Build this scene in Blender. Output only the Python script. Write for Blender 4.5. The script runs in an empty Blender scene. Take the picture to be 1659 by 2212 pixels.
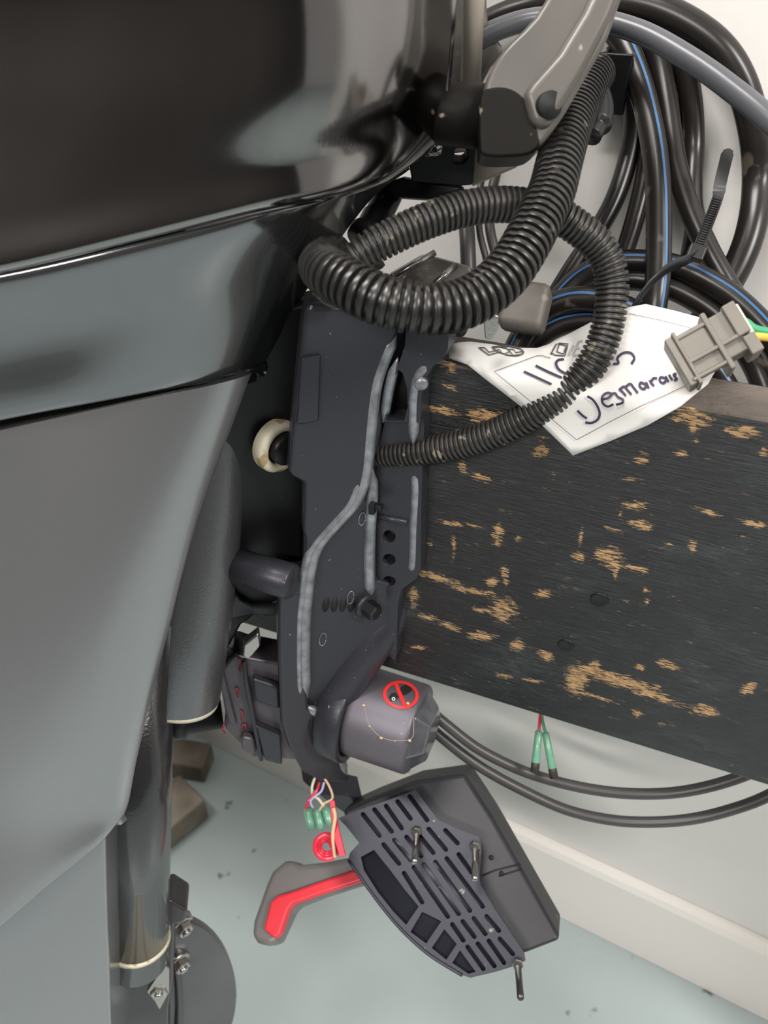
import bpy, bmesh, math, random
from mathutils import Vector, Matrix, geometry
random.seed(7)
S = bpy.context.scene
COL = S.collection

# ------------------------------------------------------------------ camera
FPX = 1600.0                     # focal length in pixels of the 1659 x 2212 frame
PITCH = math.radians(38.0)
CAM = Vector((0.0, 0.0, 1.14))
FWD = Vector((0, math.cos(PITCH), -math.sin(PITCH)))
UP = Vector((0, math.sin(PITCH), math.cos(PITCH)))
RT = Vector((1, 0, 0))
cd = bpy.data.cameras.new('camera')
cd.sensor_fit = 'VERTICAL'; cd.sensor_height = 24.0
cd.lens = FPX / 2212.0 * 24.0
cd.clip_start = 0.01; cd.clip_end = 50
cd.dof.use_dof = True; cd.dof.focus_distance = 0.47; cd.dof.aperture_fstop = 6.5
co = bpy.data.objects.new('camera', cd); COL.objects.link(co)
co.location = CAM; co.rotation_euler = (math.pi / 2 - PITCH, 0, 0)
S.camera = co

# ------------------------------------------------------------------ light
w = bpy.data.worlds.new('world'); S.world = w; w.use_nodes = True
w.node_tree.nodes['Background'].inputs[0].default_value = (1.0, 0.97, 0.93, 1)
w.node_tree.nodes['Background'].inputs[1].default_value = 0.5
def area(name, loc, rot, sx, sy, power, col=(1, 0.96, 0.925)):
    l = bpy.data.lights.new(name, 'AREA'); l.shape = 'RECTANGLE'; l.size = sx; l.size_y = sy
    l.energy = power; l.color = col
    o = bpy.data.objects.new(name, l); COL.objects.link(o); o.location = loc; o.rotation_euler = rot
    return o
area('ceiling_lamp', (1.5, -1.0, 2.52), (0, 0, -0.48), 1.2, 0.3, 84)
area('ceiling_lamp', (-0.9, -1.7, 2.52), (0, 0, -0.48), 1.2, 0.3, 85)
area('ceiling_lamp', (-0.75, 0.25, 2.52), (0, 0, -0.48), 1.2, 0.3, 56)
S.view_settings.view_transform = 'Standard'; S.view_settings.look = 'None'
S.view_settings.gamma = 1.0; S.view_settings.exposure = -0.16
S.view_settings.use_curve_mapping = False

# ------------------------------------------------------------------ geometry helpers
def ray(px, py):
    return RT * ((px - 829.5) / FPX) + UP * ((1106 - py) / FPX) + FWD
def at(px, py, d):
    return CAM + ray(px, py) * d
class Plane:
    def __init__(s, p, n): s.p = p; s.n = n.normalized()
    def hit(s, px, py, off=0.0):
        r = ray(px, py)
        return CAM + r * ((s.p - CAM).dot(s.n) / r.dot(s.n)) + s.n * off
    def depth(s, px, py):
        r = ray(px, py); return (s.p - CAM).dot(s.n) / r.dot(s.n)

def catmull(pts, n, closed=False):
    P = [Vector(p) for p in pts]; m = len(P); out = []
    segs = m if closed else m - 1
    for i in range(segs):
        if closed: p0, p1, p2, p3 = P[(i-1) % m], P[i], P[(i+1) % m], P[(i+2) % m]
        else:
            p1, p2 = P[i], P[i+1]
            p0 = P[i-1] if i > 0 else p1 * 2 - p2
            p3 = P[i+2] if i + 2 < m else p2 * 2 - p1
        for k in range(n):
            t = k / n
            out.append(0.5 * ((2*p1) + (p2-p0)*t + (2*p0-5*p1+4*p2-p3)*t*t + (3*p1-p0-3*p2+p3)*t**3))
    if not closed: out.append(P[-1].copy())
    return out
def resample(pts, step):
    L = [0.0]
    for a, b in zip(pts, pts[1:]): L.append(L[-1] + (b - a).length)
    n = max(2, int(round(L[-1] / step))); out = []; j = 0
    for i in range(n + 1):
        s = L[-1] * i / n
        while j < len(L) - 2 and L[j+1] < s: j += 1
        t = (s - L[j]) / max(1e-9, L[j+1] - L[j])
        out.append(pts[j].lerp(pts[j+1], t))
    return out

def mesh(name, verts, faces, mat, parent=None, smooth=True):
    me = bpy.data.meshes.new(name); me.from_pydata([tuple(v) for v in verts], [], faces); me.update()
    me.polygons.foreach_set('use_smooth', [smooth] * len(me.polygons))
    if mat: me.materials.append(mat)
    o = bpy.data.objects.new(name, me); COL.objects.link(o)
    if parent: o.parent = parent
    return o
def fixnormals(o):
    bm = bmesh.new(); bm.from_mesh(o.data); bmesh.ops.recalc_face_normals(bm, faces=bm.faces); bm.to_mesh(o.data); bm.free()
def bevel(o, w, seg=2, ang=35):
    m = o.modifiers.new('bevel', 'BEVEL'); m.width = w; m.segments = seg; m.limit_method = 'ANGLE'
    m.angle_limit = math.radians(ang); m.harden_normals = True
    return o
def tag(o, label, cat, group=None, kind=None):
    if label: o['label'] = label
    if cat: o['category'] = cat
    if group: o['group'] = group
    if kind: o['kind'] = kind
    return o
def thing(name, label, cat, group=None):
    o = bpy.data.objects.new(name, None); COL.objects.link(o); o.empty_display_size = 0.02
    return tag(o, label, cat, group)
def frames(pts):
    T = []
    for i in range(len(pts)):
        a = pts[max(0, i-1)]; b = pts[min(len(pts)-1, i+1)]
        T.append((b - a).normalized())
    u = T[0].orthogonal().normalized(); out = []
    for t in T:
        u = (u - t * u.dot(t)).normalized(); out.append((t, u, t.cross(u)))
    return out
def tube_data(pts, rad, seg=14, seam=None, flat=1.0):
    F = frames(pts); V = []; Fa = []
    for i, (p, (t, u, v)) in enumerate(zip(pts, F)):
        r = rad(i) if callable(rad) else (rad[i] if isinstance(rad, (list, tuple)) else rad)
        for k in range(seg):
            a = 2 * math.pi * k / seg
            rr = r * (seam(k / seg) if seam else 1)
            V.append(p + u * (math.cos(a) * rr) + v * (math.sin(a) * rr * flat))
    n = len(pts)
    for i in range(n - 1):
        for k in range(seg):
            k2 = (k + 1) % seg
            Fa.append((i*seg+k, i*seg+k2, (i+1)*seg+k2, (i+1)*seg+k))
    Fa.append(tuple(reversed(range(seg)))); Fa.append(tuple((n-1)*seg + k for k in range(seg)))
    return V, Fa
def tube(name, pts, rad, mat, parent=None, seg=14, flat=1.0):
    V, F = tube_data(pts, rad, seg, flat=flat); o = mesh(name, V, F, mat, parent); fixnormals(o); return o
def rib(pts, r, mat_, parent):
    n_ = len(pts); R_ = [r*min(1.0, 0.15 + 0.28*i, 0.15 + 0.28*(n_-1-i)) for i in range(n_)]
    return tube('edge_rib', pts, R_, mat_, parent, 12)
def ptube(name, pxs, rad, mat, parent=None, seg=14, n=8, flat=1.0):
    return tube(name, catmull([at(*p) for p in pxs], n), rad, mat, parent, seg, flat)
def corrugated(name, pts, r, pitch, mat, parent=None, seg=28, depth=0.16, seam_at=0.3):
    sub = 8; P = resample(pts, pitch / sub)
    prof = [0.985, 1, 1, 1, 0.985, 1 - depth, 1 - depth, 1 - depth]
    def seam(f):
        d = abs(f - seam_at); return 0.93 if d < 0.02 else 1.0
    V, F = tube_data(P, lambda i: r * prof[i % sub], seg, seam)
    o = mesh(name, V, F, mat, parent); fixnormals(o)
    es = o.modifiers.new('sharp_ribs', 'EDGE_SPLIT'); es.split_angle = math.radians(38)
    return o
def prism_data(outline, normal, front, back, holes=()):
    """caps offset along normal; outline and holes are lists of coplanar points"""
    loops = [outline] + list(holes)
    flat = [p for l in loops for p in l]
    tris = geometry.tessellate_polygon(loops)
    n = len(flat); V = [p + normal * front for p in flat] + [p - normal * back for p in flat]; F = []
    for a, b, c in tris:
        F.append((a, b, c)); F.append((n+c, n+b, n+a))
    k = 0
    for l in loops:
        m = len(l)
        for i in range(m):
            j = (i + 1) % m; F.append((k+i, k+j, n+k+j, n+k+i))
        k += m
    return V, F
def clean(o, merge=1e-7):
    bm = bmesh.new(); bm.from_mesh(o.data)
    bmesh.ops.recalc_face_normals(bm, faces=bm.faces)
    bmesh.ops.dissolve_limit(bm, angle_limit=0.01, verts=bm.verts, edges=bm.edges)
    bm.to_mesh(o.data); bm.free()
def slab(name, pxs, pl, front, back, mat, parent=None, holes=(), bev=0.002, rnd=0, seg=2, smooth=True):
    out = [pl.hit(x, y) for x, y in pxs]
    if rnd: out = catmull(out, rnd, True)
    hs = [[pl.hit(x, y) for x, y in h] for h in holes]
    V, F = prism_data(out, pl.n, front, back, hs)
    o = mesh(name, V, F, mat, parent, smooth); fixnormals(o)
    if not holes: clean(o)
    else: o.data.polygons.foreach_set('use_smooth', [False]*len(o.data.polygons))
    if bev: bevel(o, bev, seg)
    return o
def ell(cx, cy, rx, ry, n=16, rot=0.0):
    c, s = math.cos(rot), math.sin(rot); r = []
    for k in range(n):
        a = 2*math.pi*k/n; x, y = rx*math.cos(a), ry*math.sin(a)
        r.append((cx + x*c - y*s, cy + x*s + y*c))
    return r
def capsule_px(x0, y0, x1, y1, w, n=4):
    a = math.atan2(y1-y0, x1-x0); r = []
    for k in range(n+1):
        t = a + math.pi/2 + math.pi*k/n; r.append((x0 + w*math.cos(t), y0 + w*math.sin(t)))
    for k in range(n+1):
        t = a - math.pi/2 + math.pi*k/n; r.append((x1 + w*math.cos(t), y1 + w*math.sin(t)))
    return r
def lathe(name, p, axis, prof, mat, parent=None, seg=32, smooth=True, capped=True):
    """prof: list of (distance along axis, radius)"""
    ax = axis.normalized(); u = ax.orthogonal().normalized(); v = ax.cross(u); V = []; F = []
    for (h, r) in prof:
        for k in range(seg):
            a = 2*math.pi*k/seg; V.append(p + ax*h + u*(r*math.cos(a)) + v*(r*math.sin(a)))
    n = len(prof)
    for i in range(n-1):
        for k in range(seg):
            k2 = (k+1) % seg; F.append((i*seg+k, i*seg+k2, (i+1)*seg+k2, (i+1)*seg+k))
    if capped:
        F.append(tuple(range(seg))); F.append(tuple((n-1)*seg+k for k in range(seg)))
    o = mesh(name, V, F, mat, parent, smooth); fixnormals(o); return o
def obox(name, c, ax, ay, az, sx, sy, sz, mat, parent=None, bev=0.001):
    V = []
    for i in (-1, 1):
        for j in (-1, 1):
            for k in (-1, 1): V.append(c + ax*(i*sx/2) + ay*(j*sy/2) + az*(k*sz/2))
    F = [(0,1,3,2),(4,6,7,5),(0,4,5,1),(2,3,7,6),(0,2,6,4),(1,5,7,3)]
    o = mesh(name, V, F, mat, parent); fixnormals(o)
    if bev: bevel(o, bev)
    return o
def grid_surface(name, rows, nu, nv, mat, parent, thick=0.004, rim=None):
    """rows of control points -> smooth sheet"""
    R = [catmull(r, nu) for r in rows]
    m = len(R[0]); cols = [catmull([r[j] for r in R], nv) for j in range(m)]
    k = len(cols[0]); V = [cols[j][i] for i in range(k) for j in range(m)]; F = []
    for i in range(k-1):
        for j in range(m-1): F.append((i*m+j, i*m+j+1, (i+1)*m+j+1, (i+1)*m+j))
    o = mesh(name, V, F, mat, parent); fixnormals(o)
    if sum((Vector(p.normal).dot(CAM - p.center) for p in o.data.polygons)) < 0: o.data.flip_normals()
    s = o.modifiers.new('thickness', 'SOLIDIFY'); s.thickness = thick; s.offset = -1
    es = o.modifiers.new('sharp_rim', 'EDGE_SPLIT'); es.split_angle = math.radians(50)
    if rim: o.data.materials.append(rim); s.material_offset_rim = 1
    return o

# ------------------------------------------------------------------ materials
def mat(name, col, rough=0.5, metal=0.0, coat=0.0, spec=0.5, var=0.0, vscale=8.0, bump=0.0, bscale=200.0,
        dust=0.0, dcol=(0.55, 0.5, 0.42), dscale=160.0, dthr=0.66, coat_rough=0.05, rvar=0.0):
    m = bpy.data.materials.new(name); m.use_nodes = True; N = m.node_tree.nodes; L = m.node_tree.links
    b = N['Principled BSDF']
    b.inputs['Base Color'].default_value = (*col, 1); b.inputs['Roughness'].default_value = rough
    b.inputs['Metallic'].default_value = metal; b.inputs['Coat Weight'].default_value = coat
    b.inputs['Coat Roughness'].default_value = coat_rough; b.inputs['Specular IOR Level'].default_value = spec
    tc = N.new('ShaderNodeTexCoord')
    src = None
    def noise(scale, detail=3):
        n = N.new('ShaderNodeTexNoise'); n.inputs['Scale'].default_value = scale; n.inputs['Detail'].default_value = detail
        L.new(tc.outputs['Object'], n.inputs['Vector']); return n
    if var:
        n = noise(vscale, 4); mr = N.new('ShaderNodeMapRange')
        mr.inputs['From Min'].default_value = 0.3; mr.inputs['From Max'].default_value = 0.7
        mr.inputs['To Min'].default_value = 1 - var; mr.inputs['To Max'].default_value = 1 + var
        L.new(n.outputs['Fac'], mr.inputs['Value'])
        mx = N.new('ShaderNodeMix'); mx.data_type = 'RGBA'; mx.blend_type = 'MULTIPLY'; mx.inputs['Factor'].default_value = 1
        mx.inputs['A'].default_value = (*col, 1); L.new(mr.outputs['Result'], mx.inputs['B']); src = mx.outputs['Result']
    if dust:
        n = noise(dscale, 2); cr = N.new('ShaderNodeMapRange')
        cr.inputs['From Min'].default_value = dthr; cr.inputs['From Max'].default_value = dthr + 0.05
        cr.inputs['To Max'].default_value = dust; L.new(n.outputs['Fac'], cr.inputs['Value'])
        mx = N.new('ShaderNodeMix'); mx.data_type = 'RGBA'
        if src: L.new(src, mx.inputs['A'])
        else: mx.inputs['A'].default_value = (*col, 1)
        mx.inputs['B'].default_value = (*dcol, 1); L.new(cr.outputs['Result'], mx.inputs['Factor']); src = mx.outputs['Result']
    if src: L.new(src, b.inputs['Base Color'])
    if rvar:
        n = noise(vscale * 2.3, 4); mr = N.new('ShaderNodeMapRange')
        mr.inputs['To Min'].default_value = max(0.02, rough - rvar); mr.inputs['To Max'].default_value = min(1, rough + rvar)
        L.new(n.outputs['Fac'], mr.inputs['Value']); L.new(mr.outputs['Result'], b.inputs['Roughness'])
    if bump:
        n = noise(bscale, 3); bp = N.new('ShaderNodeBump'); bp.inputs['Strength'].default_value = bump
        bp.inputs['Distance'].default_value = 0.0006; L.new(n.outputs['Fac'], bp.inputs['Height']); L.new(bp.outputs['Normal'], b.inputs['Normal'])
    return m
M = {}
M['cowl'] = mat('cowl_paint', (0.23, 0.223, 0.222), 0.12, 1.0, 0.35, coat_rough=0.02)
M['pan'] = mat('pan_paint', (0.18, 0.183, 0.19), 0.17, 0.9, 0.4, coat_rough=0.04)
M['apron'] = mat('apron_paint', (0.27, 0.275, 0.285), 0.26, 0.75, 0.3, coat_rough=0.1)
M['cast'] = mat('cast_grey_paint', (0.034, 0.034, 0.042), 0.38, 0.3, 0.05, dust=0.6, dscale=300, dthr=0.74, bump=0.25, bscale=900, coat_rough=0.2, spec=0.35)
M['cast_edge'] = mat('cast_edge_paint', (0.24, 0.245, 0.265), 0.36, 0.5, 0.1, bump=0.3, bscale=700, var=0.35, vscale=120)
M['cast_light'] = mat('swivel_grey_paint', (0.13, 0.132, 0.14), 0.3, 0.65, 0.2, dust=0.5, dscale=260, dthr=0.75, bump=0.5, bscale=800)
M['black'] = mat('black_paint_and_shade', (0.008, 0.008, 0.009), 0.38, 0, 0.0, spec=0.3, dust=0.5, dscale=220, dthr=0.75)
M['gap'] = mat('gap_and_print_black', (0.006, 0.006, 0.006), 0.7)  # black print, and the shade of gaps and holes put into colour
M['hose'] = mat('corrugated_plastic', (0.017, 0.016, 0.015), 0.33, dust=0.35, dcol=(0.3, 0.26, 0.2), dscale=90, dthr=0.66, var=0.25, vscale=40)
M['hose2'] = mat('dusty_corrugated_plastic', (0.028, 0.026, 0.024), 0.45, dust=0.5, dcol=(0.38, 0.32, 0.24), dscale=110, dthr=0.64, var=0.3, vscale=40)
M['blackhose'] = mat('black_hose_rubber', (0.014, 0.012, 0.011), 0.3, spec=0.4, dust=0.3, dcol=(0.25, 0.2, 0.15), dscale=60, dthr=0.66, var=0.3, vscale=25)
M['stripe'] = mat('blue_stripe', (0.05, 0.15, 0.33), 0.4)
M['greyhose'] = mat('grey_hose_plastic', (0.085, 0.088, 0.098), 0.3, var=0.15, vscale=15)
M['arm'] = mat('arm_plastic', (0.1, 0.092, 0.083), 0.38, 0.1, 0.1, var=0.15, vscale=20, dust=0.4, dscale=140, dthr=0.74)
M['armblack'] = mat('arm_black_and_shade', (0.009, 0.008, 0.007), 0.5, spec=0.12, dust=0.7, dcol=(0.4, 0.34, 0.24), dscale=100, dthr=0.71)
M['shell'] = mat('shell_grey_plastic', (0.14, 0.13, 0.12), 0.25, 0.2, 0.3, var=0.35, vscale=45, dust=0.5, dcol=(0.3, 0.22, 0.12), dscale=60, dthr=0.68)
M['cap'] = mat('cap_metallic_paint', (0.135, 0.125, 0.145), 0.5, 0.6, 0.0, dust=0.6, dscale=420, dthr=0.72, dcol=(0.4, 0.38, 0.4))
M['capend'] = mat('cap_end_paint', (0.16, 0.165, 0.18), 0.22, 0.6, 0.4, var=0.3, vscale=60)
M['purple'] = mat('tilt_case_paint', (0.07, 0.06, 0.07), 0.4, 0.3, 0.1, var=0.2, vscale=40)
M['redpaint'] = mat('red_paint', (0.22, 0.025, 0.035), 0.4)
M['redsign'] = mat('red_decal', (0.72, 0.03, 0.03), 0.35)
M['steel'] = mat('steel_bolt', (0.42, 0.4, 0.38), 0.25, 0.95, bump=0.2, bscale=600)
M['darksteel'] = mat('dark_steel_stud', (0.1, 0.095, 0.09), 0.35, 0.8, bump=0.2, bscale=900)
M['lower'] = mat('lower_mount_paint', (0.055, 0.052, 0.055), 0.33, 0.4, 0.2, dust=0.5, dscale=240, dthr=0.75)
M['disc'] = mat('disc_paint', (0.1, 0.098, 0.105), 0.3, 0.5, 0.3, var=0.1, vscale=20)
M['tube'] = mat('tube_black_paint', (0.035, 0.035, 0.037), 0.22, 0.4, 0.5, bump=0.35, bscale=500)
M['cream'] = mat('cream_ring', (0.6, 0.55, 0.42), 0.5, dust=0.8, dcol=(0.3, 0.18, 0.06), dscale=70, dthr=0.56)
M['paper'] = mat('paper', (0.68, 0.665, 0.64), 0.7, var=0.03, vscale=20)
M['ink'] = mat('pen_ink', (0.03, 0.02, 0.06), 0.6)
M['print'] = mat('printed_ink', (0.05, 0.045, 0.045), 0.6)
M['printgrey'] = mat('printed_grey', (0.4, 0.38, 0.36), 0.6)
M['conn'] = mat('connector_grey', (0.16, 0.145, 0.122), 0.45, var=0.1, vscale=60)
M['connlight'] = mat('connector_seal', (0.5, 0.47, 0.4), 0.5)
M['green'] = mat('green_wire', (0.04, 0.27, 0.13), 0.4)
M['yellow'] = mat('yellow_wire', (0.75, 0.4, 0.06), 0.4)
M['red'] = mat('red_plastic', (0.62, 0.025, 0.04), 0.35)
M['redwire'] = mat('red_wire', (0.6, 0.02, 0.05), 0.3, coat=0.4)
M['tan'] = mat('tan_cord', (0.55, 0.38, 0.24), 0.7)
M['web'] = mat('cobweb', (0.45, 0.4, 0.33), 0.8)
M['lilac'] = mat('lilac_wire', (0.4, 0.35, 0.6), 0.5)
M['sleeve'] = mat('green_sleeve', (0.13, 0.31, 0.21), 0.35, coat=0.3, var=0.25, vscale=50)
M['sleevedark'] = mat('dark_sleeve_end', (0.03, 0.028, 0.02), 0.5)
M['box'] = mat('control_box_plastic', (0.022, 0.022, 0.026), 0.42, 0, 0.0, spec=0.35, dust=0.5, dcol=(0.35, 0.3, 0.24), dscale=90, dthr=0.72, var=0.15, vscale=20)
M['boxplate'] = mat('control_plate_metal', (0.03, 0.031, 0.042), 0.38, 0.3, 0.0, spec=0.35, dust=0.5, dcol=(0.35, 0.32, 0.28), dscale=120, dthr=0.71)
M['lever'] = mat('lever_grey_plastic', (0.13, 0.12, 0.118), 0.4)
M['cable'] = mat('cable_black', (0.045, 0.043, 0.043), 0.4)
M['tie'] = mat('cable_tie_nylon', (0.014, 0.014, 0.015), 0.35)
M['knob'] = mat('clamp_knob_rubber', (0.14, 0.125, 0.11), 0.55, var=0.2, vscale=40, dust=0.4, dcol=(0.4, 0.36, 0.3), dscale=90, dthr=0.65)
M['bracket_grey'] = mat('lock_plate_metal', (0.25, 0.235, 0.22), 0.3, 0.7, bump=0.4, bscale=250, var=0.3, vscale=40)
M['plate_beige'] = mat('beige_plate', (0.42, 0.38, 0.32), 0.5)
M['timber'] = mat('weathered_timber', (0.2, 0.165, 0.13), 0.7, var=0.5, vscale=14)

M['rear'] = mat('dark_reflected_wall', (0.035, 0.03, 0.028), 0.7, var=0.2, vscale=1.5)  # unseen walls, added dark so the cowl reflects a dark room
def wall_mat():
    return mat('wall_paint', (0.74, 0.72, 0.69), 0.6, var=0.03, vscale=3, bump=0.15, bscale=120)
def floor_mat():
    m = mat('floor_paint', (0.33, 0.385, 0.385), 0.32, var=0.08, vscale=3.5, dust=0.9, dcol=(0.06, 0.07, 0.07), dscale=26, dthr=0.695, rvar=0.12)
    return m
def beam_mat():
    m = bpy.data.materials.new('worn_black_wood'); m.use_nodes = True; N = m.node_tree.nodes; L = m.node_tree.links
    b = N['Principled BSDF']; tc = N.new('ShaderNodeTexCoord')
    def mapping(s):
        mp = N.new('ShaderNodeMapping'); mp.inputs['Scale'].default_value = s; L.new(tc.outputs['Object'], mp.inputs['Vector']); return mp
    def noise(scl, sc, det=6, rough=0.6):
        n = N.new('ShaderNodeTexNoise'); n.inputs['Scale'].default_value = sc; n.inputs['Detail'].default_value = det
        n.inputs['Roughness'].default_value = rough; L.new(mapping(scl).outputs['Vector'], n.inputs['Vector']); return n
    def math_(op, a, bb, clamp=False):
        n = N.new('ShaderNodeMath'); n.operation = op; n.use_clamp = clamp
        for i, q in enumerate((a, bb)):
            if isinstance(q, (int, float)): n.inputs[i].default_value = q
            else: L.new(q, n.inputs[i])
        return n.outputs[0]
    def rng(v, a, bb, c=0.0, d=1.0):
        n = N.new('ShaderNodeMapRange'); n.inputs['From Min'].default_value = a; n.inputs['From Max'].default_value = bb
        n.inputs['To Min'].default_value = c; n.inputs['To Max'].default_value = d; L.new(v, n.inputs['Value']); return n.outputs['Result']
    attr = N.new('ShaderNodeAttribute'); attr.attribute_name = 'wear'
    jag = noise((1, 1, 5), 90, 5, 0.7)          # ragged along the grain
    fine = noise((1, 1, 9), 150, 4, 0.7)
    rare = noise((1, 1, 4), 45, 3)
    rag = noise((1, 1, 7), 170, 5, 0.75)
    base = math_('ADD', attr.outputs['Fac'], math_('MULTIPLY', math_('SUBTRACT', jag.outputs['Fac'], 0.5), 2.6))
    base = math_('ADD', base, math_('MULTIPLY', math_('SUBTRACT', rag.outputs['Fac'], 0.5), 3.0))
    chip = rng(base, 0.47, 0.56)
    few = math_('MULTIPLY', rng(rare.outputs['Fac'], 0.61, 0.68), rng(fine.outputs['Fac'], 0.55, 0.63))
    chip = math_('MAXIMUM', chip, math_('MULTIPLY', few, 0.75))
    grain = noise((1, 1, 14), 60, 6, 0.65)
    wood = N.new('ShaderNodeValToRGB'); wood.color_ramp.elements[0].position = 0.3; wood.color_ramp.elements[1].position = 0.7
    wood.color_ramp.elements[0].color = (0.2, 0.1, 0.035, 1); wood.color_ramp.elements[1].color = (0.72, 0.46, 0.22, 1)
    L.new(fine.outputs['Fac'], wood.inputs['Fac'])
    pnt = N.new('ShaderNodeValToRGB'); pnt.color_ramp.elements[0].position = 0.35; pnt.color_ramp.elements[1].position = 0.75
    pnt.color_ramp.elements[0].color = (0.006, 0.006, 0.0065, 1); pnt.color_ramp.elements[1].color = (0.028, 0.03, 0.032, 1)
    L.new(grain.outputs['Fac'], pnt.inputs['Fac'])
    grey_sheen = noise((1, 1, 2.2), 9, 5, 0.65)
    bmx = N.new('ShaderNodeMix'); bmx.data_type = 'RGBA'; bmx.inputs['B'].default_value = (0.05, 0.055, 0.058, 1)  # patches of grey-blue reflected sheen mixed into the paint colour
    L.new(math_('MULTIPLY', rng(grey_sheen.outputs['Fac'], 0.5, 0.68), rng(grain.outputs['Fac'], 0.4, 0.6)), bmx.inputs['Factor'])
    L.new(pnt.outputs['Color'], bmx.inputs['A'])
    top = N.new('ShaderNodeAttribute'); top.attribute_name = 'topwear'
    topmix = N.new('ShaderNodeMix'); topmix.data_type = 'RGBA'; topmix.inputs['B'].default_value = (0.13, 0.105, 0.085, 1)
    L.new(rng(math_('ADD', top.outputs['Fac'], math_('MULTIPLY', math_('SUBTRACT', grain.outputs['Fac'], 0.5), 0.9)), 0.3, 1.0, 0, 0.8), topmix.inputs['Factor'])
    L.new(bmx.outputs['Result'], topmix.inputs['A'])
    mx = N.new('ShaderNodeMix'); mx.data_type = 'RGBA'; L.new(chip, mx.inputs['Factor'])
    L.new(topmix.outputs['Result'], mx.inputs['A']); L.new(wood.outputs['Color'], mx.inputs['B'])
    L.new(mx.outputs['Result'], b.inputs['Base Color'])
    L.new(math_('ADD', rng(grey_sheen.outputs['Fac'], 0.35, 0.65, 0.42, 0.26), math_('MULTIPLY', chip, 0.35)), b.inputs['Roughness'])
    h = math_('SUBTRACT', math_('MULTIPLY', grain.outputs['Fac'], 0.6), math_('MULTIPLY', chip, 0.8))
    dent = noise((1, 1, 2), 22, 4)
    h = math_('ADD', h, math_('MULTIPLY', dent.outputs['Fac'], 0.7))
    bp = N.new('ShaderNodeBump'); bp.inputs['Strength'].default_value = 0.7; bp.inputs['Distance'].default_value = 0.0025
    L.new(h, bp.inputs['Height']); L.new(bp.outputs['Normal'], b.inputs['Normal'])
    return m

# ------------------------------------------------------------------ the setting
YB = math.radians(21.6)                          # beam turned against the picture plane
T = Vector((math.cos(YB), -math.sin(YB), 0))     # along the beam, to the right
A = Vector((-math.sin(YB), -math.cos(YB), 0))    # out of the beam's face, towards the viewer
Z = Vector((0, 0, 1))
YW = math.radians(27.6)
WT = Vector((math.cos(YW), -math.sin(YW), 0)); WN = Vector((-math.sin(YW), -math.cos(YW), 0))
W0 = at(1220, 1965, 1.14 / -(ray(1220, 1965).z)); W0.z = 0
PW = Plane(W0, WN)

def struct(o):
    o['kind'] = 'structure'; return o
fl = mesh('floor', [(-4, -4, 0), (4, -4, 0), (4, 4, 0), (-4, 4, 0)], [(0, 1, 2, 3)], floor_mat(), smooth=False)
tag(struct(fl), 'pale blue-grey painted floor with small dark specks', 'floor')
wb = W0 - WN * 0.0
V = []
for s, zz in ((-3, 0), (3, 0), (3, 2.6), (-3, 2.6)): V.append(wb + WT * s + Z * zz)
for s, zz in ((-3, 0), (3, 0), (3, 2.6), (-3, 2.6)): V.append(wb + WT * s + Z * zz - WN * 0.1)
wl = mesh('wall_back', V, [(0,1,2,3),(5,4,7,6),(0,4,5,1),(3,2,6,7),(1,5,6,2),(4,0,3,7)], wall_mat(), smooth=False); fixnormals(wl)
tag(struct(wl), 'off-white painted wall behind the hoses', 'wall')
# baseboard: 163 mm tall, chamfered top
prof = [(0.0005, 0.001), (0.014, 0.001), (0.014, 0.150), (0.011, 0.160), (0.006, 0.166), (0.0005, 0.166)]
V = []
for s in (-3, 3):
    for (o_, zz) in prof: V.append(W0 + WT * s + WN * o_ + Z * zz)
n = len(prof)
F = [(i, (i+1) % n, n + (i+1) % n, n + i) for i in range(n)] + [tuple(range(n)), tuple(range(n, 2*n))]
bb = mesh('baseboard_back', V, F, mat('baseboard_paint', (0.78, 0.745, 0.7), 0.4, coat=0.2), smooth=False); fixnormals(bb)
tag(struct(bb), 'white baseboard along the foot of the wall', 'baseboard')
rw = mesh('wall_rear', [(-4, -2.6, 0), (4, -2.6, 0), (4, -2.6, 2.6), (-4, -2.6, 2.6)], [(0, 1, 2, 3)],
          M['rear'], smooth=False)
tag(struct(rw), 'unseen brown-grey far wall, kept dark for the cowl reflection', 'wall')

lw = mesh('wall_left', [(-2.6, -2.6, 0), (-2.6, 4, 0), (-2.6, 4, 2.6), (-2.6, -2.6, 2.6)], [(0, 1, 2, 3)], M['rear'], smooth=False)
tag(struct(lw), 'unseen brown-grey left wall, kept dark for the cowl reflection', 'wall')
cg = mesh('ceiling', [(-2.6, -2.6, 2.6), (4, -2.6, 2.6), (4, 4, 2.6), (-2.6, 4, 2.6)], [(3, 2, 1, 0)], mat('ceiling_paint', (0.7, 0.69, 0.67), 0.8), smooth=False)
tag(struct(cg), 'white painted ceiling over the room', 'ceiling')
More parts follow.
